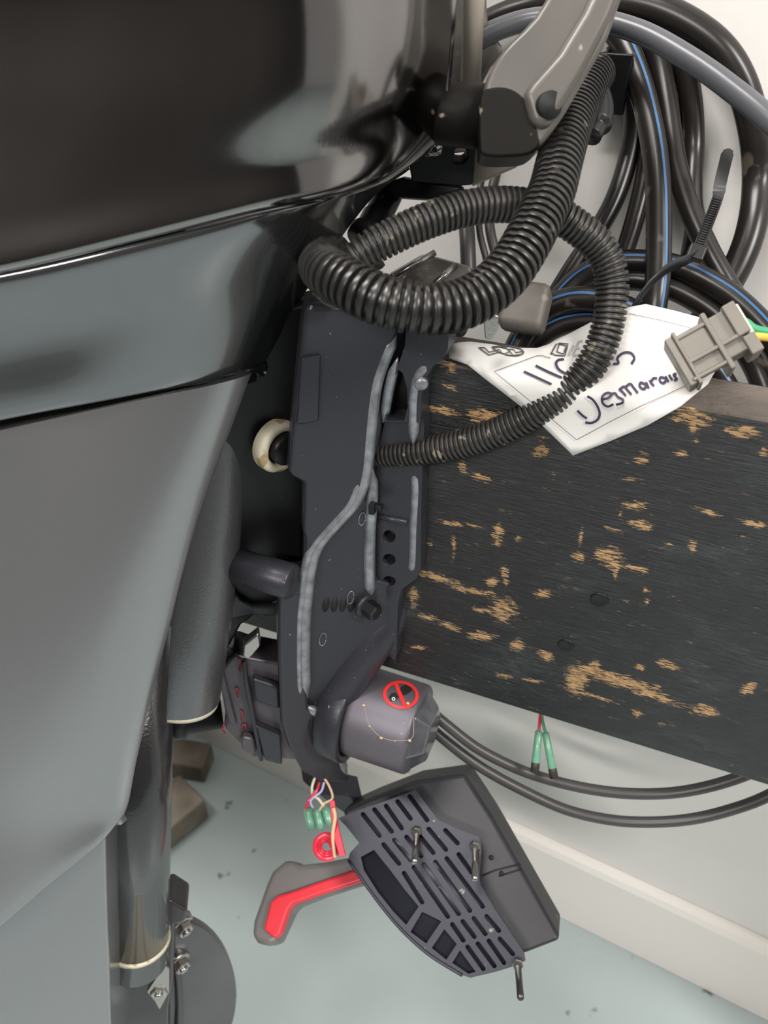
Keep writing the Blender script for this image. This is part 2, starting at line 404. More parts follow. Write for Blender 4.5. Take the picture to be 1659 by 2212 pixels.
# ------------------------------------------------------------------ the beam
B0 = at(940, 777, 0.433); PB = Plane(B0, A)
BH = 0.287; BTK = 0.038
Mb = Matrix((( T.x, -A.x, 0, B0.x), (T.y, -A.y, 0, B0.y), (0, 0, 1, B0.z), (0, 0, 0, 1)))
BXL, BXR = -0.75, 0.62
chips = [  # crop pixels of the worn patches: centre, half sizes, turn
 (235,80,40,30,.4),(190,280,85,16,.25),(385,305,75,30,.1),(230,175,35,10,.5),(640,470,36,26,0),(650,408,34,9,0),(690,560,9,30,0),
 (290,540,16,36,0),(360,580,48,16,.25),(245,790,70,10,.15),(330,800,50,8,.2),(245,880,9,60,0),(450,840,24,50,.1),(540,860,22,9,.2),(480,1010,22,26,0),
 (420,1050,26,22,0),(180,1035,110,16,.3),(340,1095,90,12,.15),(470,1175,55,50,.2),(380,1180,50,10,.2),(70,1110,22,30,0),(70,1165,16,12,0),(130,1210,40,12,.2),
 (230,1250,50,12,.4),(370,1295,60,18,.1),(535,1340,32,26,.1),(660,1380,40,16,.4),(810,940,30,20,0),(820,855,14,40,0),(940,940,56,44,.3),(975,1000,16,36,0),
 (1060,990,60,14,.25),(1085,505,36,13,.1),(1262,475,34,15,0),(1050,590,40,8,.1),(1060,710,55,18,.05),(1085,795,60,20,.2),(970,820,40,8,.3),(990,745,10,14,0),
 (1110,1090,18,12,.1),(1110,1145,16,12,0),(1380,740,70,10,.3),(1590,790,62,13,.15),(1215,885,16,8,0),(1320,890,18,26,0),(1320,310,90,38,.1),(1330,375,14,40,0),
 (1540,380,80,26,.1),(1240,250,70,16,.3),(800,1490,48,60,0),(850,1450,90,18,.15),(1010,1500,170,26,.28),(1130,1555,130,18,.35),(880,1420,26,14,.2),
 (1210,1425,50,16,.3),(1080,1435,26,12,.2),(1570,1530,40,20,-.3),(1375,1630,60,24,.1),(1070,1640,22,16,.4),(1180,1695,16,8,.2),(480,1475,40,10,.1),(600,1495,50,8,.1),
 (140,880,9,22,0),(100,1350,40,8,.2),(480,1055,12,22,0),(860,1560,130,8,.28),(650,1105,40,18,0),(1640,470,22,22,0),(1100,480,20,8,.2)]
ENV = {}
def wear_at(px, py):
    cx, cy = (px - 860) * 2.076, (py - 750) * 2.076; w_ = 0.0
    for (x, y, rx, ry, r) in chips:
        dx, dy = cx - x, cy - y
        if abs(dx) > 260 or abs(dy) > 160: continue
        c, s = math.cos(r), math.sin(r); u = (dx*c + dy*s) / (rx*1.25); v = (-dx*s + dy*c) / (ry*1.35)
        q = u*u + v*v
        if q < 2.2: w_ = max(w_, 0.86 - 0.55*q)
    return max(-0.25, w_ - 0.1 if w_ > 0 else -0.25)
local_chips = []
for _ in range(70):
    s0 = random.choice((-1, 1)); u0 = random.uniform(0.27, 0.6) if s0 > 0 else random.uniform(-0.72, -0.08)
    local_chips.append((u0, -random.uniform(0.005, 0.28), random.uniform(0.004, 0.018), random.uniform(0.0015, 0.006)))
def wear_local(x, zz):
    w_ = -0.25
    for (u0, z0, rx, rz) in local_chips:
        if abs(x - u0) < 0.03 and abs(zz - z0) < 0.012:
            q = ((x-u0)/rx)**2 + ((zz-z0)/rz)**2
            if q < 2: w_ = max(w_, 0.9 - 0.75*q)
    return w_
def project(P):
    d = P - CAM; z = d.dot(FWD); return 829.5 + d.dot(RT)/z*FPX, 1106 - d.dot(UP)/z*FPX
NX, NZ, NT = 420, 130, 16
V = []; F = []; wr = []; tw = []
def bgrid(fn, nu, nv, kind):
    k0 = len(V)
    for j in range(nv+1):
        for i in range(nu+1):
            p = fn(i/nu, j/nv); V.append(p); P = Mb @ Vector(p)
            if kind == 'f': px, py = project(P); wr.append(wear_at(px, py) if 850 < px < 1680 else wear_local(p[0], p[2])); tw.append(0.55 if -p[2] < 0.004 else 0.0)
            elif kind == 't': px, py = project(P); wr.append(wear_at(px, py)*0.8); tw.append(1.0)
            else: wr.append(-0.25); tw.append(0.0)
    for j in range(nv):
        for i in range(nu): F.append((k0+j*(nu+1)+i, k0+j*(nu+1)+i+1, k0+(j+1)*(nu+1)+i+1, k0+(j+1)*(nu+1)+i))
ex = 0.0025
lx = lambda u: BXL + (BXR-BXL)*u
bgrid(lambda u, v: (lx(u), 0, -ex - (BH-2*ex)*v), NX, NZ, 'f')
def edge(y0, z0, y1, z1, k='t'):
    bgrid(lambda u, v: (lx(u), y0 + (y1-y0)*(1-math.cos(v*math.pi/2)) , z0 + (z1-z0)*math.sin(v*math.pi/2)), NX, 3, k)
edge(0, -ex, ex, 0)
bgrid(lambda u, v: (lx(u), ex + (BTK-2*ex)*v, 0), NX, NT, 't')
bgrid(lambda u, v: (lx(u), BTK-ex+ex*math.sin(v*math.pi/2), -ex*(1-math.cos(v*math.pi/2))), 60, 3, 'o')
bgrid(lambda u, v: (lx(u), BTK, -ex - (BH-2*ex)*v), 60, 2, 'o')
bgrid(lambda u, v: (lx(u), ex*(1-math.cos(v*math.pi/2)), -BH+ex - ex*math.sin(v*math.pi/2)), NX, 3, 'o')
bgrid(lambda u, v: (lx(u), ex + (BTK-ex)*v, -BH), 60, 2, 'o')
for xx in (BXL, BXR): bgrid(lambda u, v: (xx, BTK*u, -BH*v), 2, 2, 'o')
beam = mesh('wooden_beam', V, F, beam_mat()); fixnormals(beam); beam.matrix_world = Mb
for nm, dat in (('wear', wr), ('topwear', tw)):
    a_ = beam.data.attributes.new(nm, 'FLOAT', 'POINT'); a_.data.foreach_set('value', dat)
tag(beam, 'wide black-painted wooden beam with chipped paint showing bare wood', 'beam')
# two round plugs set in the beam face
plug_mat = M['black']
for (px, py, r) in ((1295, 1296, 20), (1223, 1394, 18)):
    c = PB.hit(px, py); rr = r * PB.depth(px, py) / FPX
    o = lathe('screw_plug', c - A*0.003, A, [(0, rr), (0.0032, rr), (0.0038, rr*0.86), (0.0034, rr*0.7), (0.0034, 0.0005)], plug_mat, None, 24)
    o.parent = beam; o.matrix_parent_inverse = Mb.inverted()
# rack posts that carry the beam outside the picture
for s in (BXL + 0.04, BXR - 0.06):
    c = B0 + T*s - A*(BTK + 0.03); h = B0.z - 0.02
    o = obox('rack_post', Vector((c.x, c.y, h/2)), T, A, Z, 0.06, 0.058, h, M['timber'], None, 0.003)
    tag(o, 'left wooden rack post hidden behind the outboard' if s < 0 else 'right wooden rack post under the far end of the black beam', 'post')

# ------------------------------------------------------------------ outboard motor
motor = thing('outboard_motor', 'dark grey outboard motor clamped to the black beam', 'outboard motor')
motor.location = (0, 0, 0)
tl = math.radians(18.4)
VD = (-Z * math.cos(tl) + A * math.sin(tl))      # down the leg
VA = (A * math.cos(tl) + Z * math.sin(tl))       # aft of the leg

def row(pts, extra=None):
    """control row with the hidden side rounded off behind the silhouette"""
    x0, y0, d0 = pts[0]; xs, ys, ds = pts[-1]
    P = [at(x0 - 300, y0 + 30, d0 + 0.16), at(x0 - 230, y0 + 20, d0 + 0.05)] + [at(*p) for p in pts]
    P += [at(xs - 3, ys, ds + 0.006), at(xs - 30, ys - 4, ds + 0.035), at(xs - 150, ys - 20, ds + 0.075)]
    return P
# upper cowl
def crow(xs, ys, ds): return row(list(zip(xs, ys, ds)))
rows = [
 crow([-350, 0, 300, 560, 720, 850, 940], [-420]*7, [.36, .36, .36, .36, .36, .362, .365]),
 crow([-350, 0, 300, 560, 720, 850, 980], [-600]*7, [.262, .26, .262, .27, .285, .305, .335]),
 crow([-350, 0, 300, 560, 720, 860, 988], [-420]*7, [0.245, 0.243, 0.245, 0.251, 0.263, 0.282, 0.311]),
 crow([-350, 0, 300, 560, 720, 860, 978], [-40, -30, -20, -15, -10, -5, 0], [0.279, 0.277, 0.279, 0.285, 0.297, 0.316, 0.345]),
 crow([-350, 0, 300, 560, 720, 855, 966], [260, 250, 235, 220, 205, 190, 180], [0.301, 0.299, 0.301, 0.307, 0.319, 0.338, 0.367]),
 crow([-350, 0, 300, 560, 715, 850, 955], [520, 470, 410, 365, 330, 300, 280], [0.318, 0.316, 0.318, 0.324, 0.336, 0.355, 0.384]),
 crow([-350, 0, 300, 560, 710, 830, 940], [640, 578, 508, 446, 416, 384, 318], [0.326, 0.324, 0.326, 0.332, 0.344, 0.363, 0.392]),
 crow([-350, 0, 300, 560, 710, 825, 930], [655, 592, 522, 458, 427, 396, 328], [0.334, 0.332, 0.334, 0.340, 0.352, 0.371, 0.400]),
]
grid_surface('upper_cowl', rows, 6, 7, M['cowl'], motor)
rows = [
 crow([-350, 0, 300, 560, 700, 800, 880], [648, 585, 515, 452, 428, 405, 368], [.334, .332, .335, .345, .362, .384, .411]),
 crow([-350, 0, 290, 530, 660, 740, 792], [665, 610, 545, 490, 465, 450, 438], [.332, .330, .333, .343, .360, .385, .416]),
 crow([-350, 0, 250, 430, 550, 620, 672], [800, 745, 690, 655, 628, 612, 605], [.354, .352, .354, .364, .380, .398, .426]),
 crow([-350, 0, 200, 350, 450, 520, 566], [972, 896, 858, 831, 814, 800, 788], [.375, .372, .374, .384, .396, .412, .436]),
 crow([-350, 0, 200, 350, 450, 518, 562], [980, 904, 864, 836, 818, 803, 792], [.381, .378, .380, .390, .402, .418, .440]),
]
grid_surface('lower_cowl', rows, 6, 7, M['pan'], motor, rim=M['gap'])  # rim coloured black so the seam edge stays dark
rows = [
 crow([-350, 0, 200, 350, 450, 520, 562], [960, 890, 855, 830, 812, 798, 786], [.392, .389, .391, .400, .411, .426, .446]),
 crow([-350, 0, 200, 350, 450, 515, 552], [1030, 950, 908, 876, 850, 836, 824], [.392, .389, .391, .400, .411, .426, .446]),
]
grid_surface('seam_shade', rows, 6, 2, M['gap'], motor)  # black strip standing in for the shade inside the seam gap
rows = [
 crow([-350, 0, 200, 345, 440, 505, 540], [1008, 930, 886, 855, 836, 820, 808], [.382, .380, .382, .387, .394, .402, .411]),
 crow([-350, 0, 150, 260, 340, 392, 424], [1200, 1160, 1146, 1138, 1132, 1128, 1126], [0.402, 0.400, 0.402, 0.407, 0.414, 0.422, 0.431]),
 crow([-350, -50, 100, 200, 270, 320, 352], [1440, 1420, 1412, 1408, 1404, 1402, 1400], [0.426, 0.424, 0.426, 0.431, 0.438, 0.446, 0.455]),
 crow([-350, -100, 50, 150, 220, 268, 298], [1680, 1660, 1645, 1635, 1628, 1622, 1618], [0.449, 0.447, 0.449, 0.454, 0.461, 0.469, 0.478]),
 crow([-350, -120, 20, 115, 190, 245, 276], [1960, 1850, 1800, 1770, 1750, 1738, 1730], [0.465, 0.463, 0.465, 0.470, 0.477, 0.485, 0.494]),
 crow([-350, -120, 0, 100, 170, 222, 262], [2190, 2072, 1988, 1906, 1852, 1812, 1766], [.481, .480, .480, .481, .483, .487, .494]),
 crow([-350, -120, 0, 100, 170, 218, 256], [2197, 2079, 1995, 1912, 1858, 1817, 1770], [.487, .486, .486, .487, .489, .493, .5]),
]
grid_surface('apron', rows, 6, 6, M['apron'], motor, rim=M['gap'])  # black rim paints seam shade over the lit top edge

# leg: driveshaft housing plate, steering tube
PL = Plane(at(150, 2000, 0.535), VA * 0.9 + T * 0.35)
slab('midsection', [(226, 1690), (229, 1830), (233, 2000), (236, 2060), (242, 2300), (-420, 2420), (-420, 1690)], PL, 0.002, 0.07, M['apron'], motor, bev=0.003)
tb0 = at(297, 1500, 0.52)
tube_r = 0.0245
Lt = 0.26
st = lathe('steering_tube', tb0, VD, [(-0.06, tube_r), (Lt, tube_r)], M['tube'], motor, 48)
pend = tb0 + VD * (Lt - 0.026)
lathe('seal_ring', pend, VD, [(0, tube_r), (0, tube_r + 0.0012), (0.0035, tube_r + 0.0014), (0.0035, tube_r)], M['cream'], st, 48)
# swivel bracket: cone over the tube with a web towards the clamp bracket
sw = lathe('swivel_bracket', at(385, 1500, 0.545) , (at(470, 900, 0.48) - at(385, 1500, 0.545)),
     [(-0.004, 0.028), (0, 0.0305), (0.06, 0.030), (0.12, 0.0275), (0.2, 0.021), (0.26, 0.017)], M['cast_light'], motor, 48)
swr = lathe('bushing_rim', at(387, 1503, 0.545), (at(470, 900, 0.48) - at(385, 1500, 0.545)), [(-0.0035, 0.02), (-0.0035, 0.0288), (0.001, 0.0292), (0.001, 0.02)], M['cream'], sw, 40)
PS = Plane(at(560, 1100, 0.505), A * 0.8 + T * 0.6)
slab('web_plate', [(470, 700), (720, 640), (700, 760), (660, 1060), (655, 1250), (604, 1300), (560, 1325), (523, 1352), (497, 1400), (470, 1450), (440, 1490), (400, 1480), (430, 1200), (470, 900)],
     PS, 0.0, 0.02, M['black'], sw, bev=0.004)  # black here puts the cowl's shadow into the casting's colour
# ribs and horizontal boss on the swivel bracket
lathe('boss', at(572, 1240, 0.505) - T*0.03, T, [(0, 0.0125), (0.05, 0.0125), (0.052, 0.011)], M['cast'], sw, 28)
slab('gusset', [(482, 1328), (506, 1268), (520, 1285), (545, 1300), (604, 1300), (604, 1320), (540, 1318), (500, 1326)], PS, 0.006, 0.0, M['cast'], sw, bev=0.002)
slab('gusset', [(512, 1240), (530, 1180), (545, 1205), (570, 1225), (600, 1232), (600, 1242), (560, 1232), (530, 1236)], PS, 0.006, 0.0, M['cast'], sw, bev=0.002)
# bushing with cream flange
bc = PS.hit(600, 956, 0.004)
bt_ax = (T * 0.95 + A * 0.42).normalized()
br = 0.0178
lathe('bushing', bc, bt_ax, [(-0.004, br), (0.002, br), (0.0045, br*0.92), (0.005, br*0.68), (0.002, br*0.62), (-0.004, br*0.62)], M['cream'], sw, 40, capped=False)
lathe('pivot_bolt', bc + T*0.002, bt_ax, [(-0.004, br*0.6), (0.006, br*0.6), (0.0075, br*0.5)], M['black'], sw, 32)
for (px, py) in ((476, 1146), (490, 1418)):
    ring = [PS.hit(*q, 0.0008) for q in ell(px, py, 14, 21, 20, 0.25)]
    tube('cast_mark', ring + [ring[0]], 0.0004, M['gap'], sw, 6)

# tilt cylinder housing beside the bracket
PT = Plane(at(560, 1520, 0.6), A * 0.75 + T * 0.4 + Z*0.1)
tc_ = slab('tilt_cylinder', [(470, 1458), (506, 1412), (530, 1420), (640, 1440), (650, 1644), (608, 1641), (573, 1633), (549, 1640), (531, 1622), (510, 1601), (483, 1572), (488, 1550)], PT, 0.0, 0.03, M['purple'], motor, bev=0.003)
slab('side_rail', [(472, 1458), (484, 1452), (512, 1560), (497, 1556)], PT, 0.004, 0.0, M['purple'], tc_, bev=0.001)
slab('cover_ridge', [(524, 1420), (532, 1418), (536, 1452), (570, 1632), (560, 1632), (528, 1470)], PT, 0.007, 0.0, M['cast'], tc_, bev=0.0015)
slab('cover_block', [(545, 1450), (604, 1470), (606, 1520), (550, 1500)], PT, 0.008, 0.0, M['cast'], tc_, bev=0.003)
slab('cover_block', [(552, 1552), (606, 1576), (610, 1638), (572, 1628)], PT, 0.008, 0.0, M['cast'], tc_, bev=0.002)
slab('cover_block', [(519, 1586), (525, 1574), (548, 1580), (555, 1614), (535, 1612), (522, 1602)], PT, 0.009, 0.0, M['purple'], tc_, bev=0.003)
for q in (((516, 1420), (522, 1432), (518, 1448)), ((508, 1484), (514, 1488), (515, 1503)), ((519, 1534), (524, 1538), (524, 1553)), ((522, 1565), (530, 1563), (530, 1572))):
    tube('paint_run', catmull([PT.hit(x, y, 0.001) for x, y in q], 4), 0.0009, M['redpaint'], tc_, 6)
tube('paint_run', [PT.hit(484, 1560, 0.002), PT.hit(480, 1572, 0.002), PT.hit(487, 1580, .002)], 0.0008, M['redpaint'], tc_, 6)
slab('lock_pin', [(526, 1386), (559, 1360), (563, 1390), (548, 1408), (536, 1420), (524, 1410)], Plane(PT.p + A*0.012, PT.n), 0.004, 0.006, M['steel'], tc_, bev=0.002)
lathe('shock_tube', at(478, 1530, 0.64), at(380, 1548, 0.63) - at(478, 1530, 0.64), [(0, 0.017), (0.03, 0.0165), (0.031, 0.0195), (0.045, 0.0195), (0.046, 0.006)], M['black'], tc_, 32)

# ---- clamp bracket
th = math.radians(35)
NB = (A * math.cos(th) + T * math.sin(th))
PK = Plane(PB.hit(862, 1100, 0.010), NB)
cb = thing('clamp_bracket', None, None); cb.parent = motor
left = [(664, 660), (655, 700), (648, 770), (633, 909), (624, 1020), (628, 1030), (657, 1046), (655, 1150), (660, 1165), (657, 1236), (604, 1241), (601, 1333), (602, 1432), (607, 1565), (622, 1614), (649, 1664), (690, 1696)]
ribl = [(864, 716), (836, 780), (819, 831), (810, 891), (804, 951), (796, 1027), (775, 1087), (731, 1138), (692, 1186), (676, 1238), (669, 1300), (665, 1342), (664, 1432), (667, 1531)]
# base casting (web) under everything
slab('web', left + [(745, 1640), (742, 1560), (760, 1500), (800, 1440), (830, 1412), (858, 1440), (860, 1310), (868, 1268), (815, 1255), (812, 1010), (830, 915), (840, 860), (850, 815), (868, 770), (900, 716), (860, 660)],
     PK, 0.0, 0.014, M['cast'], cb, bev=0.003)
# raised outer plate left of the rib
lift = 0.007
PK2 = Plane(PK.p + NB*lift, NB)
slab('side_plate', [(x, y) for x, y in left[:-1]] + [(690, 1690), (745, 1692), (757, 1690), (740, 1640), (726, 1580), (690, 1545)] + list(reversed(ribl)) + [(850, 660)],
     PK2, 0.0, lift, M['cast'], cb, bev=0.004, seg=3)
slab('raised_pad', [(650, 770), (692, 764), (688, 900), (682, 908), (640, 914)], PK2, 0.0022, 0.001, M['cast'], cb, bev=0.0012)
for off, r_ in ((-5, 0.0046), (-17, 0.0030)):
    pts = [PK2.hit(x + off, y, -(r_ - 0.0009)) for x, y in ribl[(0 if off == -5 else 5):]]
    rib(catmull(pts, 6), r_, M['cast_edge'], cb)
rib(catmull([PK2.hit(x - 5, y, -0.0028) for x, y in [(667, 1531), (692, 1546), (726, 1577), (742, 1640), (756, 1688)]], 5), 0.004, M['cast_edge'], cb)
rib(catmull([PK.hit(x, y, -0.001) for x, y in [(803, 1010), (804, 1070), (799, 1160), (798, 1250), (803, 1290)]], 5), 0.0042, M['cast_edge'], cb)
# flange lying on the beam, with three holes
PF = Plane(PB.p + A*0.013, A)
slab('flange', [(806, 1008), (830, 912), (880, 905), (914, 900), (916, 930), (912, 1000), (910, 1100), (908, 1225), (900, 1250), (884, 1262), (866, 1275), (859, 1310), (856, 1420), (820, 1400), (800, 1290)],
     PF, 0.0, 0.0125, M['cast'], cb, holes=[ell(840, 1159, 14, 13, 14), ell(840, 1209, 14, 12, 14), ell(840, 1256, 14, 11, 14)], bev=0.003, seg=3)
slab('flange_backing', [(812, 1130), (868, 1130), (868, 1275), (812, 1275)], Plane(PB.p + A*0.0025, A), 0.0, 0.002, M['gap'], cb, bev=0)
rib(catmull([PF.hit(x, y, -0.0034) for x, y in [(893, 1000), (896, 1060), (892, 1140), (890, 1210), (884, 1250)]], 5), 0.0042, M['cast_edge'], cb)
tube('cross_ridge', [PF.hit(806, 1112, 0.0002), PF.hit(880, 1128, 0.0002)], 0.0022, M['cast'], cb, 8)
# hook over the beam top, with the open slot
slab('hook', [(835, 905), (842, 855), (855, 810), (868, 775), (880, 740), (884, 690), (976, 700), (972, 748), (962, 768), (940, 785), (922, 815), (915, 850), (914, 905)],
     PF, 0.004, 0.011, M['cast'], cb, holes=[[(866, 792), (875, 800), (884, 830), (886, 870), (878, 902), (840, 902), (845, 860), (853, 815)]], bev=0.004, seg=3)
slab('slot_backing', [(840, 780), (892, 780), (892, 905), (838, 905)], Plane(PB.p + A*0.0015, A), 0.0, 0.001, M['gap'], cb, bev=0)
rib(catmull([PF.hit(x, y, 0.0018) for x, y in [(862, 770), (846, 820), (838, 862), (830, 910)]], 5), 0.0032, M['cast_edge'], cb)
rib(catmull([PF.hit(x, y, 0.0014) for x, y in [(940, 772), (908, 806), (898, 850), (896, 905), (894, 960)]], 5), 0.0036, M['cast_edge'], cb)
lathe('screw_head', PF.hit(912, 820, 0.002), A + T*0.4, [(0, 0.004), (0.004, 0.004), (0.005, 0.0032)], M['cast_edge'], cb, 20)
# trim holes and bolt
for i in range(5):
    slab('trim_hole', ell(704 + i*18.4, 1306, 7.5, 16, 18, 0.22), PK, 0.0004, 0.001, M['gap'], cb, bev=0)
bo = PK.hit(786, 1306)
bx = lathe('trim_bolt', bo, T*0.9 + A*0.35 - Z*0.05, [(0, 0.0085), (0.003, 0.0085), (0.003, 0.0068), (0.012, 0.0068), (0.0135, 0.0056)], M['black'], cb, 6, smooth=False)
lathe('bolt_flange', bo, T*0.9 + A*0.35, [(0, 0.0096), (0.0028, 0.0094), (0.0034, 0.008)], M['cast'], bx, 24)
obox('clip', PK.hit(808, 1082, 0.006), T, A, Z, 0.009, 0.004, 0.004, M['black'], cb, 0.0006)
obox('clip', PK.hit(800, 1086, 0.006), T, A, Z, 0.004, 0.005, 0.008, M['black'], cb, 0.0006)
for (px, py) in ((757, 1290), (782, 1120), (697, 1380)):
    ring = [PK.hit(*q, 0.0004) for q in ell(px, py, 7, 14, 18, 0.2)]
    tube('cast_mark', ring + [ring[0]], 0.0004, M['cast_edge'], cb, 6)
# boss arm running down to the hub
tube('boss_arm', catmull([PK.hit(885, 1315, -0.024), PK.hit(848, 1358, -0.014), PK.hit(808, 1405, -0.010), PK.hit(757, 1472, -0.009), PK.hit(712, 1545, -0.010)], 6), [0.014 + 0.0075*i/24 for i in range(25)], M['cast'], cb, 24)
# hub ring and capped pivot
dcap = PF.depth(790, 1537) - 0.012
c0 = at(786, 1537, dcap)
rc = 97 * dcap / FPX
hub = lathe('hub_ring', c0 - T*0.010, T, [(-0.02, rc*1.0), (-0.016, rc*1.17), (0.002, rc*1.21), (0.005, rc*1.19), (0.005, rc*1.06), (-0.012, rc*1.04)], M['cast'], cb, 56, capped=False)
lathe('hub_bore', c0 - T*0.010, T, [(-0.022, rc*1.05), (-0.020, rc*1.05)], M['gap'], hub, 32)
tube('ring_liner', [c0 - T*0.004 + (Z*math.cos(a) - A*math.sin(a))*rc*1.13 for a in [2.35 + 0.1*i for i in range(13)]], 0.004, M['cream'], hub, 10)
cl = 0.050
cap = lathe('pivot_cap', c0, T, [(-0.012, rc*0.97), (0.0, rc), (cl*0.92, rc*0.985), (cl*0.97, rc*0.97), (cl, rc*0.93)], M['cap'], cb, 64)
# faceted end
ax, u, v = T, Z, T.cross(Z)
Vv = []; 
for (h, r) in ((cl - 0.001, rc*0.93), (cl + 0.012, rc*0.60)):
    for k in range(6):
        a = 2*math.pi*(k + 0.35)/6; Vv.append(c0 + ax*h + u*(r*math.cos(a)) + v*(r*math.sin(a)))
Ff = [(k, (k+1) % 6, 6+(k+1) % 6, 6+k) for k in range(6)] + [tuple(range(6)), tuple(range(6, 12))]
ce = mesh('faceted_end', Vv, Ff, M['capend'], cap); fixnormals(ce); bevel(ce, 0.002, 2)
def on_cap(px, py, off=0.0004):
    r = ray(px, py); o = CAM - c0
    d1 = r - T*r.dot(T); o1 = o - T*o.dot(T)
    aa, b2, cc = d1.dot(d1), 2*d1.dot(o1), o1.dot(o1) - (rc + off)**2
    disc = max(0.0, b2*b2 - 4*aa*cc)
    return CAM + r*((-b2 - math.sqrt(disc))/(2*aa))
def decal(name, loops, mat_, parent, off=0.0004):
    """flat print following the cap: outer loop and optional inner loop of pixels"""
    if len(loops) == 2:
        a_, b_ = loops; n_ = len(a_)
        Vd = [on_cap(*p, off) for p in a_ + b_]; Fd = [(i, (i+1) % n_, n_+(i+1) % n_, n_+i) for i in range(n_)]
    else:
        a_ = loops[0]; n_ = len(a_); cx = sum(p[0] for p in a_)/n_; cy = sum(p[1] for p in a_)/n_
        Vd = [on_cap(*p, off) for p in a_] + [on_cap(cx, cy, off)]; Fd = [(i, (i+1) % n_, n_) for i in range(n_)]
    return mesh(name, Vd, Fd, mat_, parent)
q = lambda x, y: (770 + x/7.213, 1400 + y/7.213)
decal('warning_sign', [ell(*q(692, 728), 38.8, 30.6, 40, 0.12), ell(*q(692, 728), 31.5, 24.2, 40, 0.12)], M['redsign'], cap, 0.0005)
decal('warning_sign', [[q(575, 530), q(630, 520), q(700, 690), q(785, 900), q(730, 910), q(650, 720)]], M['redsign'], cap, 0.0006)
decal('hammer_mark', [[q(700, 600), q(760, 575), q(820, 585), q(868, 620), q(855, 665), q(810, 700), q(740, 730), q(710, 715), q(680, 660)]], M['gap'], cap)
decal('hammer_mark', [[q(505, 755), q(545, 705), q(600, 688), q(655, 755), q(620, 800), q(570, 828), q(525, 815)]], M['gap'], cap)
decal('hammer_mark', [ell(*q(577, 790), 4, 4, 14), ell(*q(577, 790), 1.9, 1.9, 14)], M['paper'], cap, 0.0006)
web_px = [q(125, 900), q(150, 1040), q(200, 1190), q(290, 1310), q(400, 1395), q(560, 1440), q(700, 1440), q(820, 1430), q(880, 1370), q(890, 1250), q(895, 1080)]
tube('cobweb_strand', catmull([on_cap(*p, 0.0003) for p in web_px], 4), 0.0002, M['web'], cap, 5)
for (x, y, r_) in ((385, 1400, 0.0013), (205, 1215, 0.0009), (828, 1440, 0.0013), (112, 890, 0.0014), (600, 1445, 0.0007), (800, 860, 0.0014)):
    p = on_cap(*q(x, y)); tube('dirt_speck', [p - T*r_, p, p + T*r_], [r_*0.5, r_, r_*0.5], M['tan'], cap, 6)
# lower fork tip below the hub
slab('fork_tip', [(650, 1664), (690, 1690), (750, 1694), (778, 1700), (752, 1735), (738, 1732), (700, 1705)], Plane(PK.p - NB*0.01, NB), 0.012, 0.012, M['cast'], cb, bev=0.003)

# ---- lower mount with bolts and disc
PM = Plane(pend + VA*0.03, VA * 0.85 + T * 0.5)
lm = slab('lower_mount', [(228, 2040), (300, 2000), (366, 1944), (405, 1968), (402, 1990), (377, 2000), (374, 2122), (364, 2182), (364, 2300), (228, 2300)], Plane(PM.p - PM.n*0.045, PM.n), 0.0, 0.03, M['lower'], motor, bev=0.003)
PD = Plane(PM.p - PM.n*0.052, PM.n * 0.8 + T*0.3)
dsc = slab('mount_disc', ell(384, 2152, 128, 163, 56, 0.0), PD, 0.0, 0.01, M['disc'], motor, bev=0.002)
tube('disc_edge', catmull([PD.hit(x, y, 0.003) for x, y in [(374, 2060), (383, 2110), (386, 2180), (380, 2260)]], 5), 0.003, M['lower'], dsc, 8)
def hexbolt(px, py, d, axis, r):
    p = at(px, py, d)
    b_ = lathe('flange_bolt', p, axis, [(-0.006, r*1.35), (0, r*1.35), (0.0015, r*1.2)], M['steel'], lm, 28)
    lathe('bolt_head', p, axis, [(0.001, r), (0.007, r), (0.008, r*0.85)], M['steel'], b_, 6, smooth=False)
    lathe('bolt_tip', p, axis, [(0.007, r*0.5), (0.0095, r*0.5), (0.0105, r*0.35)], M['steel'], b_, 16)
dbm = PD.depth(394, 2040) - 0.006
baxis = (T*0.85 + VA*0.45 + VD*0.2)
hexbolt(394, 1998, dbm, baxis, 0.0078)
hexbolt(388, 2077, dbm + 0.01, baxis, 0.0078)
slab('lock_tab', [(318, 2140), (356, 2082), (366, 2090), (366, 2140), (345, 2178), (335, 2160)], Plane(lm.data.vertices[0].co + PM.n*0.002, PM.n), 0.0015, 0.002, M['steel'], lm, bev=0.0005)
hexbolt(345, 2130, dbm - 0.004, baxis*0.6 + VA*0.6, 0.0078)

# ---- steering arm and neighbours at the top
PA = Plane(at(1150, 200, 0.365), A*0.82 + T*0.25 + Z*0.35)
arm = slab('steering_arm', [(1048, 184), (1070, 142), (1100, 106), (1150, 55), (1196, -25), (1260, -160), (1400, -160), (1345, -25), (1312, 72), (1295, 115), (1262, 172), (1236, 218), (1210, 262), (1172, 314), (1150, 331), (1120, 341), (1052, 341), (1040, 318), (1040, 230)],
     PA, 0.012, 0.018, M['arm'], motor, bev=0.0125, seg=6, rnd=2)
slab('arm_ridge', [(1122, 222), (1142, 196), (1195, 136), (1248, 50), (1300, -60), (1352, -60), (1308, 60), (1246, 180), (1205, 250), (1172, 296), (1140, 285)], PA, 0.016, 0.0, M['arm'], arm, bev=0.006, seg=4)
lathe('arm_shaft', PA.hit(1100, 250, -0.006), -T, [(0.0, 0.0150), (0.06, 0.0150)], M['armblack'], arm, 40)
slab('arm_base_shade', [(1035, 222), (1058, 203), (1095, 204), (1126, 224), (1146, 262), (1160, 316), (1148, 336), (1120, 347), (1046, 347), (1033, 322)], PA, 0.0125, 0.018, M['armblack'], arm, bev=0.012, seg=6, rnd=3)  # black slab painting the dirt and shade of the arm's unlit lower end
